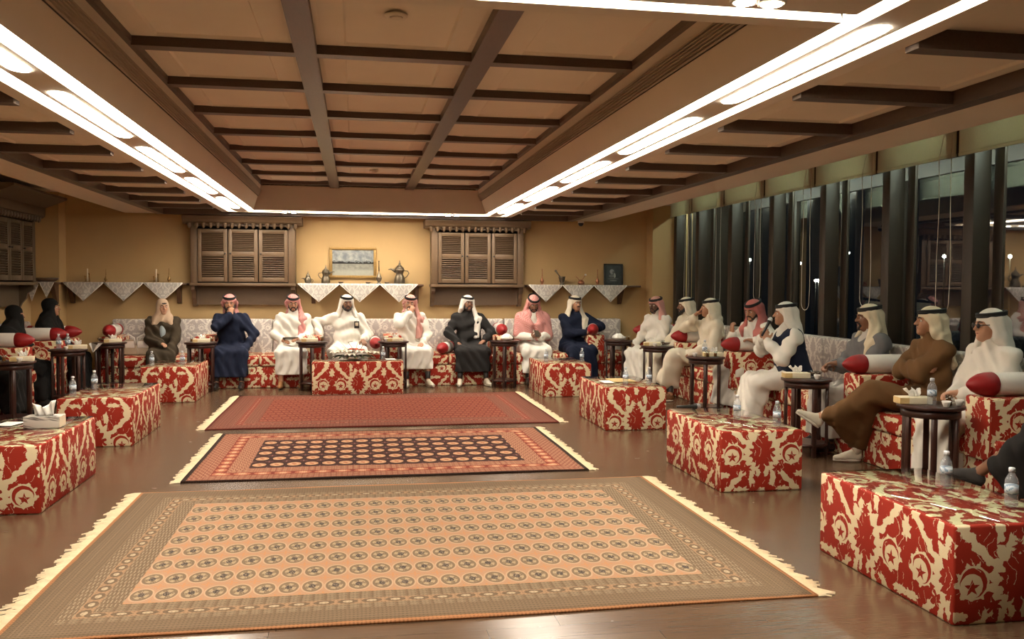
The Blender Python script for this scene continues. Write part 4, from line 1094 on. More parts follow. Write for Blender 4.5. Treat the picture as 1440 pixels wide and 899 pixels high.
R3 = dict(bx=0.50, by=0.46, pu=2.82/30, pv=1.96/11, ru=0.042, rv=0.058, stag=1, dash=90, field=(0.165, 0.032, 0.020), minor=(0.30, 0.10, 0.06), halo=(0.13, 0.026, 0.018),
          gul=(0.30, 0.095, 0.055), gul2=(0.22, 0.05, 0.03), core=(0.10, 0.02, 0.015), light=(0.36, 0.16, 0.10), brd=(0.125, 0.040, 0.028), line=(0.27, 0.11, 0.07), sf=60,
          b0=0.55, b1=0.70, bp=0.10, bandbg=(0.26, 0.07, 0.045), banddot=(0.17, 0.03, 0.02), bandcore=(0.42, 0.2, 0.13), edge=(0.12, 0.02, 0.015), edge_w=0.03)
rug(-1.55, 2.28, 4.05, 6.85, rug_mat('peach rug', 3.83, 2.80, R1), 'large peach and brown rug with rows of medallions, nearest the camera', 0.085)
rug(-1.34, 1.93, 7.17, 9.44, rug_mat('dark field rug', 3.27, 2.27, R2), 'middle rug with a dark field and five rows of pale ovals', 0.075)
rug(-1.57, 2.27, 9.74, 12.60, rug_mat('red rug', 3.84, 2.86, R3), 'red rug with a small pattern, farthest from the camera', 0.085)

# ------------------------------------------------------------------ people: smooth-union distance fields turned into one mesh each
try:
    import openvdb as vdb
except Exception:
    vdb = None
def A3(*p): return np.array(p, np.float32)
class SDF:
    def __init__(s, vox): s.vox = vox; s.ops = []
    def rc(s, a, b, r1, r2=None, k=0.03, sub=False):
        a = np.asarray(a, np.float32); b = np.asarray(b, np.float32); r2 = r1 if r2 is None else r2
        ba = b-a; l2 = float(ba @ ba)+1e-9
        def f(P):
            pa = P-a; t = np.clip((pa @ ba)/l2, 0, 1)
            return np.linalg.norm(pa-ba*t[..., None], axis=-1) - (r1+(r2-r1)*t)
        R = max(r1, r2)
        s.ops.append((f, np.minimum(a, b)-R, np.maximum(a, b)+R, k, sub)); return s
    def chain(s, pts, rs, k=0.03):
        for i in range(len(pts)-1): s.rc(pts[i], pts[i+1], rs[i], rs[i+1], k)
        return s
    def ell(s, c, r, Rm=None, k=0.02, sub=False):
        c = np.asarray(c, np.float32); r = np.asarray(r, np.float32)
        def f(P):
            q = P-c
            if Rm is not None: q = q @ Rm
            k0 = np.linalg.norm(q/r, axis=-1); k1 = np.linalg.norm(q/(r*r), axis=-1)+1e-6
            return k0*(k0-1)/k1
        R = r.max(); s.ops.append((f, c-R, c+R, k, sub)); return s
    def sheet(s, pa, pb, n, r, k=0.035):
        """cloth between two polylines"""
        for i in range(n):
            q = i/(n-1) if n > 1 else 0.5
            pts = [np.asarray(x)*(1-q)+np.asarray(y)*q for x, y in zip(pa, pb)]
            s.chain(pts, [r]*len(pts) if not isinstance(r, (list, tuple)) else r, k)
        return s
    def mesh(s, name, folds=None, cutz=None, adapt=0.0, cut=None):
        v = s.vox; ad = [o for o in s.ops if not o[4]]
        lo = np.min([o[1] for o in ad], 0)-0.03; hi = np.max([o[2] for o in ad], 0)+0.03
        n = np.ceil((hi-lo)/v).astype(int)+1; big = 0.06
        g = np.full(n, big, np.float32)
        ax = [(lo[i]+v*np.arange(n[i])).astype(np.float32) for i in range(3)]
        for f, a, b, k, sub in s.ops:
            m = k+3*v
            i0 = np.clip(np.floor((a-m-lo)/v).astype(int), 0, n-1); i1 = np.clip(np.ceil((b+m-lo)/v).astype(int)+1, 1, n)
            if (i1 <= i0).any(): continue
            P = np.stack(np.meshgrid(ax[0][i0[0]:i1[0]], ax[1][i0[1]:i1[1]], ax[2][i0[2]:i1[2]], indexing='ij'), -1)
            d = f(P).astype(np.float32); sl = (slice(i0[0], i1[0]), slice(i0[1], i1[1]), slice(i0[2], i1[2])); o = g[sl]
            if sub:
                d = -d; h = np.maximum(k-np.abs(o-d), 0)/k; g[sl] = np.maximum(o, d)+h*h*k*0.25
            else:
                h = np.maximum(k-np.abs(o-d), 0)/k; g[sl] = np.minimum(o, d)-h*h*k*0.25
        if folds is not None:
            idx = np.nonzero(np.abs(g) < 0.03); P = np.stack([ax[i][idx[i]] for i in range(3)], -1)
            g[idx] += folds(P).astype(np.float32)
        if cutz is not None: g = np.maximum(g, (cutz-ax[2])[None, None, :])
        if cut is not None:
            P = np.stack(np.meshgrid(*ax, indexing='ij'), -1); g = np.maximum(g, cut(P))
        g = np.clip(g, -3*v, 3*v)
        g[0], g[-1], g[:, 0], g[:, -1], g[:, :, 0], g[:, :, -1] = (3*v,)*6
        me = bpy.data.meshes.new(name)
        if vdb is not None:
            G_ = vdb.FloatGrid(3*v); G_.copyFromArray(np.ascontiguousarray(g), tolerance=1e-7)
            p, t, q = G_.convertToPolygons(isovalue=0.0, adaptivity=adapt)
        else:
            p, t, q = surface_nets(g)
        p = np.asarray(p, np.float32)*v + lo
        nt, nq = len(t), len(q)
        loops = np.concatenate([np.asarray(t, np.int32).ravel(), np.asarray(q, np.int32).ravel()])
        me.vertices.add(len(p)); me.vertices.foreach_set('co', p.ravel())
        me.loops.add(len(loops)); me.loops.foreach_set('vertex_index', loops)
        me.polygons.add(nt+nq)
        me.polygons.foreach_set('loop_start', np.concatenate([np.arange(nt)*3, nt*3+np.arange(nq)*4]).astype(np.int32))
        me.update(calc_edges=True)
        me.flip_normals() if vdb is not None else None
        return me
def surface_nets(g):
    s = g < 0; n = g.shape
    c = sum(s[i:n[0]-1+i, j:n[1]-1+j, k:n[2]-1+k].astype(int) for i in (0, 1) for j in (0, 1) for k in (0, 1))
    act = (c > 0) & (c < 8); idm = -np.ones(act.shape, int); idm[act] = np.arange(act.sum())
    I = np.argwhere(act); acc = np.zeros((len(I), 3)); cnt = np.zeros(len(I))
    cor = [(i, j, k) for i in (0, 1) for j in (0, 1) for k in (0, 1)]
    for a in cor:
        for b in cor:
            if b > a and sum(abs(x-y) for x, y in zip(a, b)) == 1:
                va = g[tuple((I+a).T)]; vb = g[tuple((I+b).T)]; m = (va < 0) != (vb < 0); t = np.where(m, va/(va-vb+1e-12), 0)
                acc += np.where(m[:, None], np.array(a)+(np.array(b)-np.array(a))*t[:, None], 0); cnt += m
    p = I + acc/cnt[:, None]; qs = []
    for ax in range(3):
        o = [x for x in range(3) if x != ax]; sl0 = [slice(1, -1)]*3; sl1 = [slice(1, -1)]*3; sl0[ax] = slice(0, -1); sl1[ax] = slice(1, None)
        A, B = s[tuple(sl0)], s[tuple(sl1)]
        for flip in (0, 1):
            E = np.argwhere((A & ~B) if not flip else (~A & B)); off = np.ones(3, int); off[ax] = 0; E = E+off
            def at(d1, d2): e = E.copy(); e[:, o[0]] -= d1; e[:, o[1]] -= d2; return idm[tuple(e.T)]
            q = np.stack([at(1, 1), at(0, 1), at(0, 0), at(1, 0)], 1)
            if flip != (ax == 1): q = q[:, ::-1]
            qs.append(q)
    return p, np.zeros((0, 3), int), np.concatenate(qs)

SK = {'tan': mat('tan skin', (0.42, 0.215, 0.125), 0.5, 0.08, 30), 'brown': mat('brown skin', (0.24, 0.115, 0.065), 0.5, 0.08, 30),
      'dark': mat('dark brown skin', (0.145, 0.070, 0.042), 0.5, 0.08, 30), 'fair': mat('fair skin', (0.52, 0.28, 0.175), 0.5, 0.08, 30)}
def cloth(name, col, rough=0.85, spec=0.2): return mat(name, col, rough, 0.06, 14, spec=spec)
CL = {'white': cloth('white cotton', (0.72, 0.695, 0.635)), 'cream': cloth('cream cotton', (0.68, 0.60, 0.44)), 'offwhite': cloth('off white cotton', (0.70, 0.64, 0.52)),
      'navy': cloth('navy wool', (0.012, 0.017, 0.038)), 'black': cloth('black cloth', (0.010, 0.010, 0.011)), 'charcoal': cloth('charcoal cloth', (0.022, 0.021, 0.021)),
      'brown': cloth('brown wool', (0.150, 0.080, 0.034)), 'olive': cloth('dark olive cloth', (0.060, 0.046, 0.030)), 'grey': cloth('grey wool', (0.15, 0.15, 0.155)),
      'beige': cloth('beige scarf', (0.52, 0.38, 0.27)), 'abaya': cloth('black abaya', (0.008, 0.008, 0.008), 0.8), 'paleblue': cloth('pale blue print', (0.36, 0.42, 0.46)), 'palegrey': cloth('pale grey cotton', (0.5, 0.48, 0.44))}
def check_mat(name, a, b, mixv):
    m, p, g = new_mat(name); x, y, z = g.xyz(g.coord('Object'))
    k = vmax(vgt(vsin((x+y)*260)*vsin(z*260), 0.0), 0.0); n = g.noise(g.comb(x, y, z), 14, 2)
    c = g.mix(k*mixv, a, b); c = g.mix(n*0.25, c, a); setcol(m, p, c); p.inputs['Roughness'].default_value = 0.85; p.inputs['Specular IOR Level'].default_value = 0.2
    return m
CL['red'] = check_mat('red check scarf', (0.40, 0.075, 0.070), (0.62, 0.40, 0.36), 0.55)
CL['pink'] = check_mat('pink check scarf', (0.52, 0.19, 0.18), (0.66, 0.46, 0.42), 0.6)
CL['redwhite'] = check_mat('red and white check scarf', (0.50, 0.14, 0.12), (0.74, 0.62, 0.55), 0.75)
M['hair'] = mat('black hair', (0.012, 0.009, 0.008), 0.6, 0.3, 80, bmp=0.2); M['greyhair'] = mat('grey hair', (0.22, 0.20, 0.18), 0.6, 0.3, 80)
M['agal'] = mat('black head cord', (0.008, 0.008, 0.009), 0.7, 0.3, 200, bmp=0.3)
M['eyewhite'] = mat('eye white', (0.62, 0.57, 0.50), 0.3, 0.02); M['lip'] = mat('lips', (0.26, 0.085, 0.065), 0.5, 0.1)
SH = {'white': mat('white sneaker', (0.56, 0.51, 0.41), 0.55, 0.08, 40), 'black': mat('black shoe', (0.014, 0.013, 0.013), 0.35), 'brown': mat('brown leather shoe', (0.16, 0.065, 0.022), 0.45, 0.2),
      'sandal': mat('tan sandal', (0.30, 0.14, 0.05), 0.5), 'grey': mat('dark grey suede shoe', (0.045, 0.040, 0.038), 0.85, 0.2, 40)}
M['sole'] = mat('pale sole', (0.70, 0.66, 0.57), 0.7); M['lace'] = mat('shoe lace', (0.25, 0.23, 0.2), 0.8); M['sock'] = mat('sock', (0.60, 0.56, 0.47), 0.9)

def nrm(v): return v/(np.linalg.norm(v)+1e-9)
def rotm(yaw, pitch, roll=0.0):
    return np.array(Matrix.Rotation(yaw, 3, 'Z') @ Matrix.Rotation(pitch, 3, 'X') @ Matrix.Rotation(roll, 3, 'Y'), np.float32)
def ik(S, W, l1, l2, pole):
    d = W-S; L = np.linalg.norm(d)
    if L > (l1+l2)*0.995: W = S+d*((l1+l2)*0.995/L); d = W-S; L = np.linalg.norm(d)
    n = d/L; a = (L*L+l1*l1-l2*l2)/(2*L); h = math.sqrt(max(1e-6, l1*l1-a*a)); pp = pole-n*(pole @ n)
    return S+n*a+nrm(pp)*h, W
def hand(s, W, d, pn, side, curl=0.5, grip=False):
    """palm and five fingers; d points along the hand, pn out of the palm, side +1 when the thumb lies along +cross(d, pn)"""
    d = nrm(d); pn = nrm(pn-d*(pn @ d)); x = np.cross(d, pn)*side
    s.rc(W, W+d*0.03, 0.026, 0.027, 0.02)
    for o in (-0.027, -0.009, 0.009, 0.027): s.rc(W+d*0.02+x*o*0.6, W+d*0.082+x*o, 0.0165, 0.0125, 0.018)
    for o, L in ((0.028, 0.062), (0.0095, 0.070), (-0.0095, 0.065), (-0.028, 0.050)):
        b = W+d*0.085+x*o; p = b; ang = curl*0.55
        for seg, r in ((0.45, 0.0098), (0.32, 0.0090), (0.23, 0.0082)):
            dd = d*math.cos(ang)+pn*math.sin(ang)+x*o*0.8; q = p+nrm(dd)*L*1.12*seg; s.rc(p, q, r, r*0.93, 0.006); p = q; ang += curl*1.15
    b = W+d*0.025+x*0.024; m1 = b+nrm(d*0.55+x*0.75+pn*0.35)*0.045; m2 = m1+nrm(d*0.8+x*0.15+pn*(0.35+0.5*curl))*0.034
    s.rc(b, m1, 0.016, 0.012, 0.014); s.rc(m1, m2, 0.0115, 0.0095, 0.006)

def shoe_mesh(kind):
    s = SDF(0.008)
    s.rc((0, 0.03, 0.035), (0, -0.10, 0.030), 0.034, 0.036, 0.02); s.rc((0, -0.10, 0.028), (0, -0.165, 0.024), 0.036, 0.026, 0.02)
    s.rc((0, 0.02, 0.05), (0, 0.005, 0.085), 0.036, 0.034, 0.025); s.rc((0, 0.0, 0.08), (0, -0.07, 0.055), 0.03, 0.028, 0.02)
    return s.mesh('shoe', cut=lambda P: 0.014-P[..., 2], adapt=0.02)
shoe_cache = {}
def foot_rot(an, kn, yaw):
    dv = an-kn; pit = -math.atan2(-dv[1], -dv[2])*0.6 if an[2] > 0.15 else 0.0
    return Matrix.Rotation(yaw, 3, 'Z') @ Matrix.Rotation(pit, 3, 'X')
def add_shoe(t, kind, ank, Rm, lab=None):
    """ank: ankle joint in person coordinates"""
    if kind not in shoe_cache:
        a = shoe_mesh(kind); a.materials.append(SH[kind])
        b = MB(); n = 18; pts = []
        for i in range(n):
            q = 2*PI*i/n; wd = 0.036+0.006*math.cos(q-PI/2+PI); pts.append((wd*math.cos(q)*(1.0 if math.sin(q) < 0.3 else 0.85), -0.068-0.125*math.sin(q)))
        shoe_cache[kind] = (a, pts)
    a, pts = shoe_cache[kind]
    o = bpy.data.objects.new('shoe', a); COL.objects.link(o); o.parent = t
    a.polygons.foreach_set('use_smooth', np.ones(len(a.polygons), bool))
    o.matrix_basis = Matrix.Translation(Vector(ank) - Rm @ Vector((0, 0.01, 0.085))) @ Rm.to_4x4()
    if lab: o['label'] = lab
    so = prism('sole', pts[::-1], 'z', 0.0, 0.018, M['sole'] if kind in ('white', 'brown') else SH['black'], o, 0.004)
    if kind == 'white':
        v, f = [], []
        for k in range(4):
            y = -0.045-0.022*k; z = 0.086-0.011*k; w_ = 0.024
            vv, ff = tube_geo([(-w_, y, z-0.012), (-w_*0.5, y-0.003, z+0.001), (w_*0.5, y-0.003, z+0.001), (w_, y, z-0.012)], 0.0035, 5); i0 = len(v); v += vv; f += [tuple(q+i0 for q in z2) for z2 in ff]
        me = bpy.data.meshes.new('laces'); me.from_pydata(v, [], f); link('laces', me, M['lace'], o, True)
    return o

def agal(t, hc, Rh, tilt=0.10, up=0.083, fat=0.0105):
    v, f = [], []
    for k in range(2):
        pts = []
        for i in range(30):
            a = 2*PI*i/30; q = np.array((0.088*math.cos(a), 0.018+0.108*math.sin(a), up+k*0.0175+math.sin(a)*tilt*0.12), np.float32); pts.append(tuple(hc + Rh @ q))
        vv, ff = tube_geo(pts, fat, 7, True); i0 = len(v); v += vv; f += [tuple(q+i0 for q in z) for z in ff]
    me = bpy.data.meshes.new('head_cord'); me.from_pydata(v, [], f); link('head_cord', me, M['agal'], t, True)

def person(x, y, rz, label, skin='tan', robe='white', scarf='white', sides=('front', 'back'), cord=True, beard='full', lean=(0, 0), head=(0, 0, 0), neck=(0, 0),
           R=(-0.13, -0.34, 0.63), L=(0.13, -0.34, 0.63), Rd=None, Ld=None, Rn=None, Ln=None, Rpole=(-0.7, 0.5, -0.7), Lpole=(0.7, 0.5, -0.7), Rcurl=0.55, Lcurl=0.55,
           kneeR=(-0.15, -0.47, 0.52), kneeL=(0.15, -0.47, 0.52), ankR=None, ankL=None, hem=0.17, shoe='black', toe=(0, 0), vox=0.0078, woman=False, niqab=False,
           glasses=False, cape=False, vest=None, sleeve=None, hem_follow=0.86, sock=True, smile=False, skirt=None, fat=1.0, moustache=True, group=None, scale=1.0, inset=None):
    t = thing('person', (x, y, 0), label, 'person', group, rz); t.scale = (scale,)*3
    B = lambda *p: np.array(p, np.float32)
    kneeR, kneeL, R, L = B(*kneeR), B(*kneeL), B(*R), B(*L)
    ankR = B(*ankR) if ankR is not None else B(kneeR[0], kneeR[1]-0.03, 0.095); ankL = B(*ankL) if ankL is not None else B(kneeL[0], kneeL[1]-0.03, 0.095)
    P0 = B(0, 0, 0.57); ch = P0+B(lean[0]*0.75, lean[1]*0.75, 0.38); nk = P0+B(lean[0], lean[1], 0.53)
    Rh = rotm(*head); hc = nk+B(neck[0], neck[1]-0.02, 0.158)
    H = lambda *p: hc + Rh @ B(*p)
    shR, shL = ch+B(-0.185, 0.01, 0.08), ch+B(0.185, 0.01, 0.08)
    elR, R = ik(shR, R, 0.29, 0.26, B(*Rpole)); elL, L = ik(shL, L, 0.29, 0.26, B(*Lpole))
    dR = B(*Rd) if Rd else nrm(R-elR); dL = B(*Ld) if Ld else nrm(L-elL)
    nR = B(*Rn) if Rn else B(0, 0, -1); nL = B(*Ln) if Ln else B(0, 0, -1)
    # ---------------- body: one surface from crown to feet
    s = SDF(vox)
    s.ell(H(0, 0.016, 0.036), (0.077, 0.096, 0.088), Rh, 0.02)
    s.rc(H(0, -0.032, -0.02), H(0, -0.058, -0.082), 0.066, 0.040, 0.03)
    for q in (-1, 1):
        s.rc(H(q*0.036, -0.062, -0.025), H(q*0.03, -0.068, -0.045), 0.026, 0.022, 0.02)
        s.rc(H(q*0.012, -0.090, 0.028), H(q*0.045, -0.078, 0.026), 0.012, 0.011, 0.014)
        s.ell(H(q*0.077, 0.008, -0.004), (0.011, 0.021, 0.031), Rh, 0.008)
        s.ell(H(q*0.032, -0.108, 0.008), (0.020, 0.022, 0.012), Rh, 0.010, True)
        s.rc(H(q*0.010, -0.103, -0.022), H(q*0.013, -0.098, -0.021), 0.0085, 0.007, 0.008)
    s.chain([H(0, -0.090, 0.018), H(0, -0.104, -0.002), H(0, -0.117, -0.021)], [0.0085, 0.0095, 0.0125], 0.010)
    s.rc(H(-0.018, -0.090, -0.050), H(0.018, -0.090, -0.050), 0.0085, 0.0085, 0.010); s.rc(H(-0.014, -0.088, -0.061), H(0.014, -0.088, -0.061), 0.009, 0.009, 0.010)
    s.ell(H(0, -0.082, -0.090), (0.022, 0.018, 0.016), Rh, 0.015)
    s.rc(H(0, 0.022, -0.05), nk+B(0, 0.01, 0.0), 0.054, 0.060, 0.03)
    s.chain([nk, ch, P0], [0.05, 0.075, 0.085], 0.04); s.chain([shR, ch+B(0, 0, 0.05), shL], [0.04, 0.05, 0.04], 0.03)
    for sh, el, wr, d, n, sd, cu in ((shR, elR, R, dR, nR, 1, Rcurl), (shL, elL, L, dL, nL, -1, Lcurl)):
        s.chain([sh, el, wr], [0.044, 0.036, 0.026], 0.02); hand(s, wr, d, n, sd, cu)
    for hp, kn, an in ((P0+B(-0.09, 0, -0.02), kneeR, ankR), (P0+B(0.09, 0, -0.02), kneeL, ankL)):
        s.chain([hp, kn, an], [0.075, 0.052, 0.036], 0.03)
        fr_ = foot_rot(an, kn, toe[0] if kn is kneeR else toe[1])
        s.rc(an, an+np.array(fr_ @ Vector((0, -0.10, -0.05)), np.float32), 0.03, 0.024, 0.02)
    bd = s.mesh('body', adapt=0.15); link('body', bd, SK[skin], t, True)
    # ---------------- face parts
    if not niqab:
        for q in (-1, 1):
            e = lathe('eye', [(0.002, -0.0125), (0.008, -0.0095), (0.0125, 0), (0.0112, 0.0055), (0.0062, 0.0108)], M['eyewhite'], t, 12,
                      M=Matrix.Translation(Vector(H(q*0.032, -0.0805, 0.008))) @ Matrix([list(map(float, r)) for r in Rh]).to_4x4() @ Matrix.Rotation(PI/2, 4, 'X'))
            lathe('iris', [(0.0068, 0.0104), (0.005, 0.0118), (0.001, 0.0128)], M['black'], e, 10,
                  M=Matrix.Translation(Vector(H(q*0.032, -0.0805, 0.007))) @ Matrix([list(map(float, r)) for r in Rh]).to_4x4() @ Matrix.Rotation(PI/2, 4, 'X'))
            tube('eyebrow', [tuple(H(q*0.014, -0.104, 0.030)), tuple(H(q*0.032, -0.0985, 0.036)), tuple(H(q*0.050, -0.085, 0.031))], [0.004, 0.0048, 0.003], M['hair'], t, 6)
        tube('lips', [tuple(H(-0.021, -0.094, -0.056)), tuple(H(-0.008, -0.101, -0.0545)), tuple(H(0.008, -0.101, -0.0545)), tuple(H(0.021, -0.094, -0.056))], [0.002, 0.0042, 0.0042, 0.002], M['lip'], t, 6)
    hm = M['greyhair'] if beard == 'grey' else M['hair']
    if beard in ('full', 'grey', 'short', 'goatee'):
        b = SDF(0.0062); r = {'full': 0.021, 'grey': 0.016, 'short': 0.013, 'goatee': 0.013}[beard]
        if beard != 'goatee':
            for q in (-1, 1): b.chain([H(q*0.066, -0.012, -0.012), H(q*0.060, -0.035, -0.055), H(q*0.038, -0.070, -0.085), H(0, -0.088, -0.100)], [r*0.6, r, r, r], 0.012)
        else:
            for q in (-1, 1): b.chain([H(q*0.022, -0.095, -0.05), H(q*0.022, -0.090, -0.075), H(0, -0.092, -0.098)], [0.007, 0.010, r+.004], 0.010)
        for q in (-1, 1): b.chain([H(q*0.004, -0.105, -0.039), H(q*0.024, -0.096, -0.048), H(q*0.032, -0.084, -0.070)], [0.006, 0.007, 0.008], 0.008)
        link('beard', b.mesh('beard', adapt=0.05), hm, t, True)
    elif beard == 'moustache':
        tube('moustache', [tuple(H(-0.026, -0.094, -0.048)), tuple(H(-0.010, -0.107, -0.040)), tuple(H(0.010, -0.107, -0.040)), tuple(H(0.026, -0.094, -0.048))], [0.003, 0.007, 0.007, 0.003], hm, t, 6)
    if glasses:
        gl = None
        for q in (-1, 1):
            lens = lathe('lens', [(0.002, 0), (0.019, 0), (0.021, 0.002), (0.019, 0.004), (0.002, 0.004)], M['black'], t, 16, M=Matrix.Translation(Vector(H(q*0.033, -0.109, 0.006))) @ Matrix([list(map(float, r)) for r in Rh]).to_4x4() @ Matrix.Rotation(PI/2, 4, 'X'))
            tube('temple', [tuple(H(q*0.053, -0.106, 0.010)), tuple(H(q*0.079, -0.05, 0.012)), tuple(H(q*0.083, 0.01, 0.010))], 0.003, M['black'], t, 6)
        tube('bridge', [tuple(H(-0.014, -0.112, 0.010)), tuple(H(0.014, -0.112, 0.010))], 0.0025, M['black'], t, 6)
    # ---------------- robe: torso, sleeves, lap and skirt
    s = SDF(0.0105)
    F = fat
    s.rc(P0+B(-0.10, 0.01, -0.01), P0+B(0.10, 0.01, -0.01), 0.135*F, 0.135*F, 0.06)
    mid = P0*0.5+ch*0.5
    s.rc(mid+B(-0.065, -0.01, 0), mid+B(0.065, -0.01, 0), 0.135*F, 0.135*F, 0.08); s.rc(ch+B(-0.095, 0, 0), ch+B(0.095, 0, 0), 0.118, 0.118, 0.08)
    s.rc(shR+B(0.02, 0, 0), shL+B(-0.02, 0, 0), 0.072, 0.072, 0.05); s.rc(nk+B(0, 0.004, -0.06), nk+B(0, -0.002, 0.045), 0.098, 0.066, 0.04)
    if sleeve is None:
        for sh, el, wr in ((shR, elR, R), (shL, elL, L)): s.chain([sh, el, wr-nrm(wr-el)*0.012], [0.078, 0.070, 0.056 if not woman else 0.07], 0.035)
    hips = (P0+B(-0.10, 0, 0.0), P0+B(0.10, 0, 0.0)); hem_pts = []
    skin_r = 0.085*F
    for hp, kn in zip(hips, (kneeR, kneeL)): s.chain([hp, kn+B(0, 0.01, 0.012)], [0.11*F, skin_r], 0.06)
    s.sheet([hips[0]+B(0, -0.1, -0.01), kneeR+B(0, 0.02, 0.0)], [hips[1]+B(0, -0.1, -0.01), kneeL+B(0, 0.02, 0.0)], 4, 0.07, 0.05)
    eR = kneeR+(ankR-kneeR)*hem_follow; eL = kneeL+(ankL-kneeL)*hem_follow
    n = 6; up = B(0, 0, 0)
    for i in range(n):
        q = i/(n-1); k0 = kneeR*(1-q)+kneeL*q; e0 = eR*(1-q)+eL*q; w = (q-0.5)*0.05
        s.rc(k0, e0+B(w, -0.015, -0.02), 0.072, 0.056, 0.045)
        s.rc(k0+B(0, 0.10, 0), e0+B(w, 0.07, -0.02), 0.06, 0.05, 0.05)
    ph = (x*3.1+y*1.7) % 6.28
    def folds(Pt):
        X, Y, Z = Pt[:, 0], Pt[:, 1], Pt[:, 2]
        a = np.sin(X*46+5*np.sin(Z*6+ph)+Y*26)*0.0095; b = np.sin(X*16+Z*34+4*np.sin(X*9+Y*8+ph)+Y*12)*0.0085; c = np.sin(X*90+Y*60+Z*30+ph)*0.0012
        wz = np.clip((0.62-Z)/0.12, 0, 1); return a*wz+b*(1-wz*0.6)+c
    rb = s.mesh('robe', folds, cutz=hem if ankR[2] < 0.3 and ankL[2] < 0.3 else None, adapt=0.02)
    link('robe', rb, CL[robe], t, True)
    if sleeve:
        s = SDF(0.0105)
        s.rc(ch+B(-0.095, 0, 0), ch+B(0.095, 0, 0), 0.130, 0.130, 0.08); s.rc(mid+B(-0.065, -0.01, 0), mid+B(0.065, -0.01, 0), 0.146, 0.146, 0.08); s.rc(shR+B(0.02, 0, 0), shL+B(-0.02, 0, 0), 0.08, 0.08, 0.05)
        for sh, el, wr in ((shR, elR, R), (shL, elL, L)): s.chain([sh, el, wr-nrm(wr-el)*0.012], [0.08, 0.070, 0.054], 0.035)
        link('jacket', s.mesh('jacket', folds, adapt=0.02), CL[sleeve], t, True)
    if vest:
        s = SDF(0.0105)
        s.rc(ch+B(-0.10, 0, -0.02), ch+B(0.10, 0, -0.02), 0.140, 0.140, 0.08); s.rc(mid+B(-0.08, -0.005, 0), mid+B(0.08, -0.005, 0), 0.152, 0.152, 0.08); s.rc(P0+B(-0.10, 0.01, 0.02), P0+B(0.10, 0.01, 0.02), 0.155, 0.155, 0.08)
        s.rc(shR+B(0.03, 0, 0.0), shL+B(-0.03, 0, 0), 0.088, 0.088, 0.05)
        s.rc(ch+B(0, -0.22, 0.12), P0+B(0, -0.22, -0.1), 0.075, 0.065, 0.02, True)
        link('vest', s.mesh('vest', cutz=0.565, adapt=0.02), CL[vest], t, True)
    # ---------------- head cloth
    s = SDF(0.0085); g = 0.0
    s.ell(H(0, 0.020, 0.044), (0.093, 0.112, 0.094), Rh, 0.02)
    bn = ch+B(0, 0, 0.13)
    if woman:
        s.rc(H(0, 0.02, -0.02), nk+B(0, 0.01, -0.02), 0.080, 0.082, 0.05); s.rc(H(0, -0.025, -0.115), nk+B(0, -0.045, -0.05), 0.046, 0.065, 0.04)
        for q in (-1, 1):
            s.chain([H(q*0.06, -0.02, -0.04), nk+B(q*0.085, -0.03, -0.03), ch+B(q*0.12, -0.085, 0.05)], [0.035, 0.055, 0.04], 0.05)
            s.chain([nk+B(q*0.05, 0.03, 0), ch+B(q*0.16, 0.01, 0.06)], [0.08, 0.05], 0.05)
        if scarf == 'abaya':
            for q in (-1, 1): s.chain([nk+B(q*0.08, 0.02, 0), ch+B(q*0.19, 0.0, 0.05), (elR if q < 0 else elL)], [0.09, 0.10, 0.10], 0.06)
            s.rc(ch+B(-.08, -.02, -.02), ch+B(.08, -.02, -.02), 0.14, 0.14, 0.06); s.rc(mid+B(-.08, -.03, -.06), mid+B(.08, -.03, -.06), 0.155, 0.155, 0.06)
        if niqab:
            s.rc(H(0, -0.04, -0.03), H(0, -0.07, -0.18), 0.075, 0.06, 0.03); s.ell(H(0, -0.145, 0.012), (0.05, 0.05, 0.017), Rh, 0.006, True)
        else:
            s.ell(H(0, -0.135, -0.026), (0.064, 0.088, 0.086), Rh, 0.010, True)
    else:
        A_ = {q: H(q*0.082, -0.030, 0.052) for q in (-1, 1)}; Bq = {q: H(q*0.098, -0.004, -0.085) for q in (-1, 1)}
        for q, st in ((-1, sides[0]), (1, sides[1])):
            if st == 'up':
                s.chain([A_[q], H(q*0.092, 0.03, 0.0), H(q*0.095, 0.05, -0.05)], [0.018, 0.028, 0.024], 0.03); continue
            s.chain([A_[q], Bq[q]], [0.017, 0.024], 0.03); s.chain([H(q*0.086, 0.03, 0.045), H(q*0.1, 0.05, -0.10)], [0.022, 0.032], 0.04)
            if st == 'front':
                s.sheet([Bq[q]+B(0, -.005, 0), ch+B(q*0.115, -0.095, 0.06), ch+B(q*0.085, -0.135, -0.22)], [H(q*0.1, 0.04, -0.10), ch+B(q*0.185, -0.055, 0.07), ch+B(q*0.15, -0.125, -0.22)], 4, [0.022, 0.026, 0.014], 0.03)
            elif st == 'short':
                s.sheet([Bq[q], ch+B(q*0.12, -0.07, 0.10)], [H(q*0.1, 0.05, -0.10), ch+B(q*0.18, 0.0, 0.09)], 4, [0.022, 0.02], 0.03)
            elif st == 'back':
                s.sheet([Bq[q], ch+B(q*0.13, 0.02, 0.13), ch+B(q*0.16, 0.12, -0.05)], [H(q*0.08, 0.08, -0.10), ch+B(q*0.05, 0.10, 0.10), ch+B(q*0.06, 0.13, -0.08)], 4, [0.024, 0.026, 0.016], 0.035)
        s.sheet([H(-0.05, 0.10, 0.02), nk+B(-0.07, 0.09, 0.02), ch+B(-0.12, 0.125, -0.06)], [H(0.05, 0.10, 0.02), nk+B(0.07, 0.09, 0.02), ch+B(0.12, 0.125, -0.06)], 4, [0.035, 0.035, 0.018], 0.045)
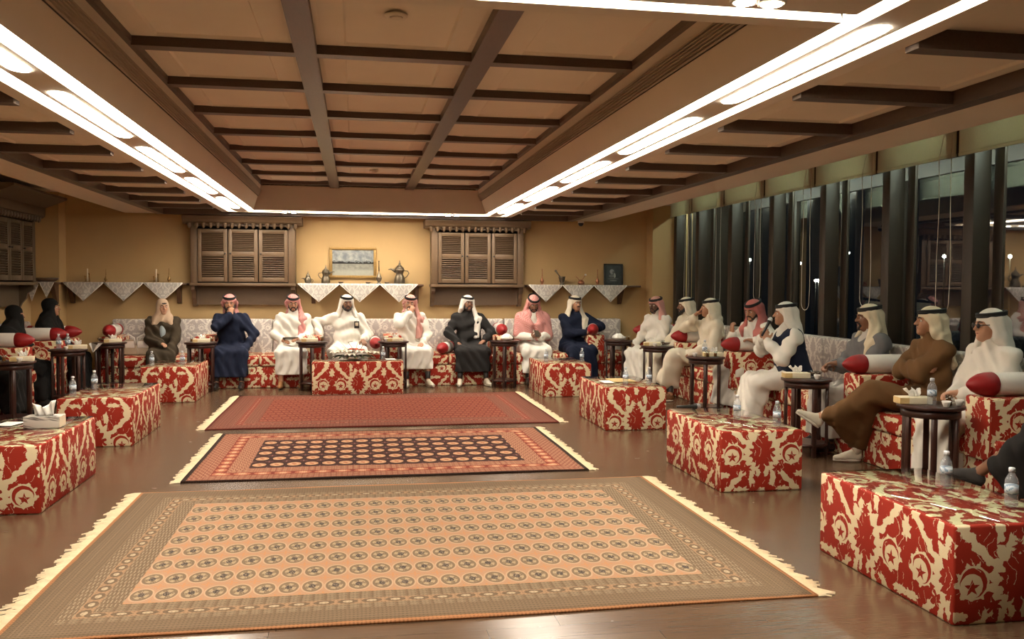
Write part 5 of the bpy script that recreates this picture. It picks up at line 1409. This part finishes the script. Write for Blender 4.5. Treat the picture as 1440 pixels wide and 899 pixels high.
        if cape:
            for q, el in ((-1, elR), (1, elL)):
                s.sheet([nk+B(q*0.07, -0.07, 0.0), ch+B(q*0.07, -0.125, -0.02), mid+B(q*0.06, -0.15, -0.06)], [nk+B(q*0.06, 0.06, 0.02), ch+B(q*0.20, -0.02, 0.06), el+B(q*0.01, -0.02, 0.03)], 5, [0.03, 0.055, 0.035], 0.05)
                s.rc(shR if q < 0 else shL, el, 0.098, 0.088, 0.05)
        s.ell(H(0, -0.135, -0.035), (0.062, 0.084, 0.087), Rh, 0.012, True)
        s.rc(H(0, -0.15, -0.05), H(0, -0.17, -0.22), 0.05, 0.05, 0.02, True)
    def sf(Pt):
        X, Y, Z = Pt[:, 0], Pt[:, 1], Pt[:, 2]
        k = np.clip((hc[2]+0.02-Z)/0.12, 0, 1)
        return (np.sin(X*62+Y*54+4*np.sin(Z*12+ph))*0.0045)*k + np.sin(X*40+Z*30+ph)*0.001
    link('head_scarf', s.mesh('head_scarf', sf, adapt=0.03), CL[scarf], t, True)
    if cord: agal(t, hc, Rh)
    if woman and not niqab:
        s = SDF(0.0075); s.ell(H(0, -0.038, 0.060), (0.060, 0.055, 0.030), Rh, 0.01); link('hair', s.mesh('hair', adapt=0.03), M['hair'], t, True)
    if inset:
        s = SDF(0.0085); s.ell(ch+B(0.0, -0.090, -0.07), (0.050, 0.042, 0.13), None, 0.02); link('dress_front', s.mesh('dress_front', adapt=0.02), CL[inset], t, True)
    # ---------------- shoes
    if shoe:
        for an, yw, kn in ((ankR, toe[0], kneeR), (ankL, toe[1], kneeL)):
            add_shoe(t, shoe, an, foot_rot(an, kn, yw))
            if sock: tube('sock', [tuple(an+nrm(kn-an)*0.14), tuple(an+nrm(kn-an)*0.05), tuple(an+B(0, 0, -0.03))], [0.043, 0.040, 0.037], M['sock'] if sock == 'white' else SH['black'], t, 12)
    return t

# ---- back row, left to right (they face the camera)
HB = 14.02
W_ = PI/2
person(-2.84, HB, 0.12, 'woman in a beige headscarf and dark olive abaya, seated in the back row', 'fair', 'olive', 'beige', cord=False, beard=None, woman=True, head=(0.35, 0.05, 0.0), lean=(0, -0.05),
       R=(-0.02, -0.28, 0.70), L=(0.13, -0.36, 0.62), Ld=(0.1, -0.6, -0.7), hem=0.10, shoe='black', kneeR=(-0.13, -0.45, 0.52), kneeL=(0.13, -0.45, 0.52), fat=0.95, scale=0.95, inset='paleblue')
person(-1.84, HB, 0.0, 'man in a navy robe and red checked scarf resting his chin on his fist', 'tan', 'navy', 'pink', ('up', 'up'), beard='full', head=(0.10, 0.15, 0), lean=(-0.02, -0.14),
       R=(0.015, -0.31, 1.085), Rd=(0.1, 0.15, 1), Rn=(0.2, 1, 0.1), Rpole=(-0.9, -0.5, -0.9), Rcurl=1.3, L=(0.24, -0.30, 0.60), Lpole=(1, 0.4, 0.1), kneeR=(-0.17, -0.47, 0.52), kneeL=(0.19, -0.47, 0.52), shoe='black', hem=0.18)
person(-0.94, HB, 0.0, 'man in a white robe and red checked scarf holding a dark tablet on his lap', 'tan', 'white', 'pink', ('up', 'front'), beard='short', head=(0.12, 0.22, 0), lean=(0, -0.03),
       R=(-0.14, -0.30, 0.70), L=(0.10, -0.30, 0.73), Rd=(0.6, -0.7, 0), Ld=(-0.5, -0.8, 0), shoe='sandal', sock=False, hem=0.21)
person(-0.11, HB, 0.0, 'bearded man in white robe and headcloth with a black chest badge', 'brown', 'white', 'white', ('short', 'short'), beard='full', head=(0.22, 0.08, 0), lean=(-0.02, -0.02),
       R=(-0.42, -0.12, 0.76), Rpole=(-1, 0.2, -0.2), Rd=(-0.3, -0.6, -0.6), L=(0.22, -0.28, 0.70), Ld=(0.2, -0.9, -0.3), kneeR=(-0.21, -0.45, 0.52), kneeL=(0.2, -0.45, 0.52), fat=1.1, shoe='black')
person(0.855, HB, 0.06, 'man in white with a red and white scarf, hand at mouth, in white sneakers', 'tan', 'white', 'redwhite', ('up', 'front'), beard='goatee', head=(-0.15, 0.12, 0.1), lean=(-0.02, -0.06), glasses=False,
       R=(-0.03, -0.235, 1.105), Rd=(0.35, 0.1, 0.9), Rn=(0.1, 1, 0), Rpole=(-0.9, -0.6, -0.8), Rcurl=0.9, L=(0.15, -0.34, 0.66), Ld=(-0.5, -0.7, -0.4), shoe='white', hem=0.27, hem_follow=0.70, kneeL=(0.2, -0.46, 0.52), ankL=(0.20, -0.52, 0.095), ankR=(-0.12, -0.50, 0.095), toe=(-0.1, 0.35))
person(1.775, HB, 0.0, 'man in a black robe and white headcloth with white sneakers in the back row', 'brown', 'charcoal', 'white', ('back', 'front'), beard='short', head=(0.20, 0.0, 0.06), lean=(-0.02, 0.0),
       R=(-0.21, -0.29, 0.66), L=(0.22, -0.22, 0.68), Lpole=(1, 0.3, -0.3), Rpole=(-1, 0.3, -0.3), Ld=(-0.6, -0.6, -0.3), shoe='white', hem=0.22, kneeR=(-0.17, -0.46, 0.52), kneeL=(0.19, -0.46, 0.52), ankR=(-0.20, -0.50, 0.095), ankL=(0.21, -0.50, 0.095), toe=(-0.15, 0.25))
person(2.79, HB, 0.0, 'man in white wrapped in a pink checked shawl, looking down at his hands', 'brown', 'white', 'pink', ('short', 'short'), beard='short', head=(0.0, 0.50, 0.0), lean=(0, -0.10), neck=(0, -0.03), cape=True,
       R=(-0.075, -0.33, 0.74), L=(0.075, -0.33, 0.74), Rd=(0.7, -0.7, 0.1), Ld=(-0.7, -0.7, 0.1), Rn=(0.4, 0.5, 0.6), Ln=(-0.4, 0.5, 0.6), shoe='black', hem=0.19)
person(3.48, HB, 0.10, 'man in a navy robe and white headcloth with both hands toward a red cushion', 'tan', 'navy', 'offwhite', ('short', 'front'), beard='moustache', head=(0.22, 0.02, 0), lean=(0.02, -0.02),
       R=(0.10, -0.28, 0.80), L=(0.19, -0.22, 0.84), Rpole=(-0.8, 0.2, -0.6), Rd=(0.8, -0.6, 0.1), Ld=(0.2, -0.8, 0.2), Lpole=(1, 0.4, 0.2), shoe='black', hem=0.12)
# ---- window row, far to near (they face the room)
person(4.60, 13.03, -W_+0.45, 'man in white with a short red scarf, farthest of the window row', 'dark', 'white', 'redwhite', ('up', 'short'), beard='short', head=(0.15, 0.12, 0), lean=(0.0, -0.08),
       R=(-0.22, -0.30, 0.66), L=(0.08, -0.34, 0.66), shoe='black', hem=0.13)
person(4.80, 12.43, -W_, 'man in white headcloth in profile, second from the corner in the window row', 'brown', 'offwhite', 'offwhite', ('back', 'back'), beard='full', head=(-0.12, 0.05, 0), lean=(0, 0.0), shoe='black', hem=0.12)
person(4.72, 11.32, -W_, 'man in white with crossed legs, resting his cheek on his hand', 'tan', 'offwhite', 'offwhite', ('back', 'back'), beard=None, head=(-0.18, 0.02, 0), lean=(-0.02, 0.0),
       R=(-0.11, -0.20, 1.13), Rd=(0.45, 0.35, 0.8), Rn=(0.6, 0.8, 0), Rpole=(-0.9, -0.8, -0.6), Rcurl=1.0, L=(0.14, -0.30, 0.67), kneeR=(-0.12, -0.50, 0.57), kneeL=(0.02, -0.54, 0.63), ankL=(-0.10, -0.72, 0.19), ankR=(-0.02, -0.56, 0.095), shoe='brown', hem_follow=0.72, toe=(0.1, -0.35))
person(4.90, 10.26, -W_+0.30, 'man in a red checked scarf smiling and raising a finger in the window row', 'tan', 'white', 'red', ('front', 'front'), beard='short', head=(0.12, 0.30, 0), lean=(0.05, -0.12),
       R=(-0.02, -0.40, 0.98), Rd=(0.1, -0.2, 1), Rn=(0.2, 1, 0), Rpole=(-0.6, -0.2, -1), Rcurl=0.7, L=(0.27, -0.30, 0.90), Lpole=(0.8, 0.1, -0.6), shoe='black', hem=0.12)
MICP = (4.64, 9.12)
person(4.64, 8.84, -W_-0.12, 'man in white with a dark navy vest speaking into a microphone', 'tan', 'white', 'white', ('back', 'back'), beard=None, head=(-0.10, 0.02, 0), lean=(0.0, -0.10), vest='navy', vox=0.0066,
       R=(-0.07, -0.33, 1.00), Rd=(0.35, -0.25, 0.9), Rn=(0.6, 0.6, 0), Rpole=(-0.8, -0.3, -0.8), Rcurl=1.2, L=(0.08, -0.33, 0.97), Ld=(-0.3, -0.2, 0.9), Ln=(-0.7, 0.6, 0), Lpole=(0.6, 0.2, -0.9), Lcurl=1.2,
       kneeR=(-0.16, -0.45, 0.53), kneeL=(0.13, -0.45, 0.53), ankR=(-0.18, -0.56, 0.095), ankL=(0.10, -0.55, 0.095), shoe='black', hem=0.10)
person(4.87, 7.78, -W_, 'man in a grey jacket and cream headcloth in profile by the windows', 'brown', 'palegrey', 'cream', ('short', 'front'), beard='goatee', head=(-0.15, 0.06, 0), lean=(0, -0.02), sleeve='grey', vox=0.007,
       R=(-0.08, -0.36, 0.80), L=(0.06, -0.36, 0.83), Rd=(0.4, -0.8, -0.1), Ld=(-0.4, -0.8, 0), shoe='black', hem=0.14)
person(4.86, 6.84, -W_-0.10, 'man in a brown robe with crossed arms and crossed legs in white sneakers', 'tan', 'brown', 'cream', ('back', 'back'), beard=None, head=(-0.10, -0.03, 0), lean=(0.0, -0.02), vox=0.0066,
       R=(0.13, -0.20, 0.90), Rd=(0.7, 0.7, -0.2), Rn=(-0.6, 0.8, 0), Rpole=(-0.9, -0.5, -0.7), L=(-0.13, -0.215, 0.86), Ld=(-0.7, 0.7, -0.2), Ln=(0.6, 0.8, 0), Lpole=(0.9, -0.5, -0.7),
       kneeR=(-0.16, -0.48, 0.54), kneeL=(0.02, -0.56, 0.66), ankR=(-0.30, -0.52, 0.095), ankL=(-0.16, -0.92, 0.42), shoe='white', sock='white', hem_follow=0.80, toe=(-0.1, 0.0))
person(4.87, 6.10, -W_, 'man in white with a white headcloth and dark glasses near the right edge', 'fair', 'white', 'white', ('short', 'back'), beard=None, head=(-0.10, 0.03, 0), lean=(0.0, -0.04), glasses=True, vox=0.0066,
       R=(-0.05, -0.33, 0.73), L=(0.07, -0.33, 0.75), Rd=(0.5, -0.8, 0), Ld=(-0.5, -0.8, 0), shoe='black', hem=0.10, fat=1.12)
person(4.86, 4.98, -W_, 'man in a dark robe cut off at the right edge, only his legs showing', 'brown', 'charcoal', 'white', ('back', 'back'), beard='short', head=(0, 0.05, 0), lean=(0, 0), vox=0.0085,
       kneeR=(-0.12, -0.48, 0.56), kneeL=(0.0, -0.52, 0.66), ankL=(-0.36, -0.70, 0.30), ankR=(-0.10, -0.56, 0.095), shoe='grey', sock=False, hem_follow=0.72, toe=(0, -0.6))
# ---- left row
person(-4.34, 12.02, W_, 'veiled woman all in black at the left edge, only her eyes showing', 'tan', 'abaya', 'abaya', cord=False, beard=None, woman=True, niqab=True, head=(0.15, 0.10, 0), lean=(0, -0.14), hem=0.08, fat=1.05, scale=0.91,
       L=(0.12, -0.30, 0.80), Ld=(0.2, -1, 0.1), kneeR=(-0.15, -0.52, 0.53), kneeL=(0.13, -0.52, 0.53))
person(-4.28, 10.86, W_, 'person in a black abaya at the left edge, nearest of the left row', 'tan', 'abaya', 'abaya', cord=False, beard=None, woman=True, head=(0, 0.05, 0), hem=0.06, fat=1.05, scale=0.95, kneeR=(-0.17, -0.52, 0.52), kneeL=(0.17, -0.52, 0.52))
person(-4.20, 13.20, W_, 'woman in a black headscarf and black abaya in the left corner', 'tan', 'abaya', 'abaya', cord=False, beard=None, woman=True, head=(0.05, 0.05, 0), lean=(0, -0.04), hem=0.08, fat=1.0, scale=0.96, R=(-0.17, -0.52, 0.56), Rd=(-0.1, -0.5, -0.9))

# ---- things people hold or wear loosely
microphone((4.285, 8.80, 1.115), (0, -1.05, 0.1), 'black microphone held up to the speaking man by the windows')
t = thing('tablet', (-0.96, 13.69, 0.735), 'dark tablet lying on the lap of the man in white with a pink scarf', 'tablet'); t.rotation_euler = (-0.25, 0, 0.08)
box('screen', -0.11, 0.11, -0.075, 0.075, 0.001, 0.006, M['black'], t, 0.003); box('case', -0.115, 0.115, -0.08, 0.08, -0.006, 0.001, M['pewter'], t, 0.003)
t = thing('phone', (2.79, 13.58, 0.80), 'dark phone in the hands of the man in the pink shawl', 'phone'); t.rotation_euler = (0.7, 0, 0)
box('body', -0.036, 0.036, -0.07, 0.07, -0.004, 0.004, M['black'], t, 0.004); box('screen', -0.032, 0.032, -0.065, 0.065, 0.0041, 0.0048, M['pewter'], t)
t = thing('badge', (0.02, 13.862, 0.93), 'black badge card hanging on the chest of the bearded man', 'badge'); t.rotation_euler = (0.1, 0, 0)
box('card', -0.038, 0.038, -0.004, 0.004, -0.055, 0.055, M['black'], t, 0.003); box('photo', -0.022, 0.022, -0.0052, -0.0041, -0.015, 0.035, M['creamcard'], t); box('clip', -0.008, 0.008, -0.006, 0.004, 0.055, 0.07, M['steel'], t)
t = thing('wristwatch', (4.60, 6.60, 0.88), 'x', 'watch') if False else None
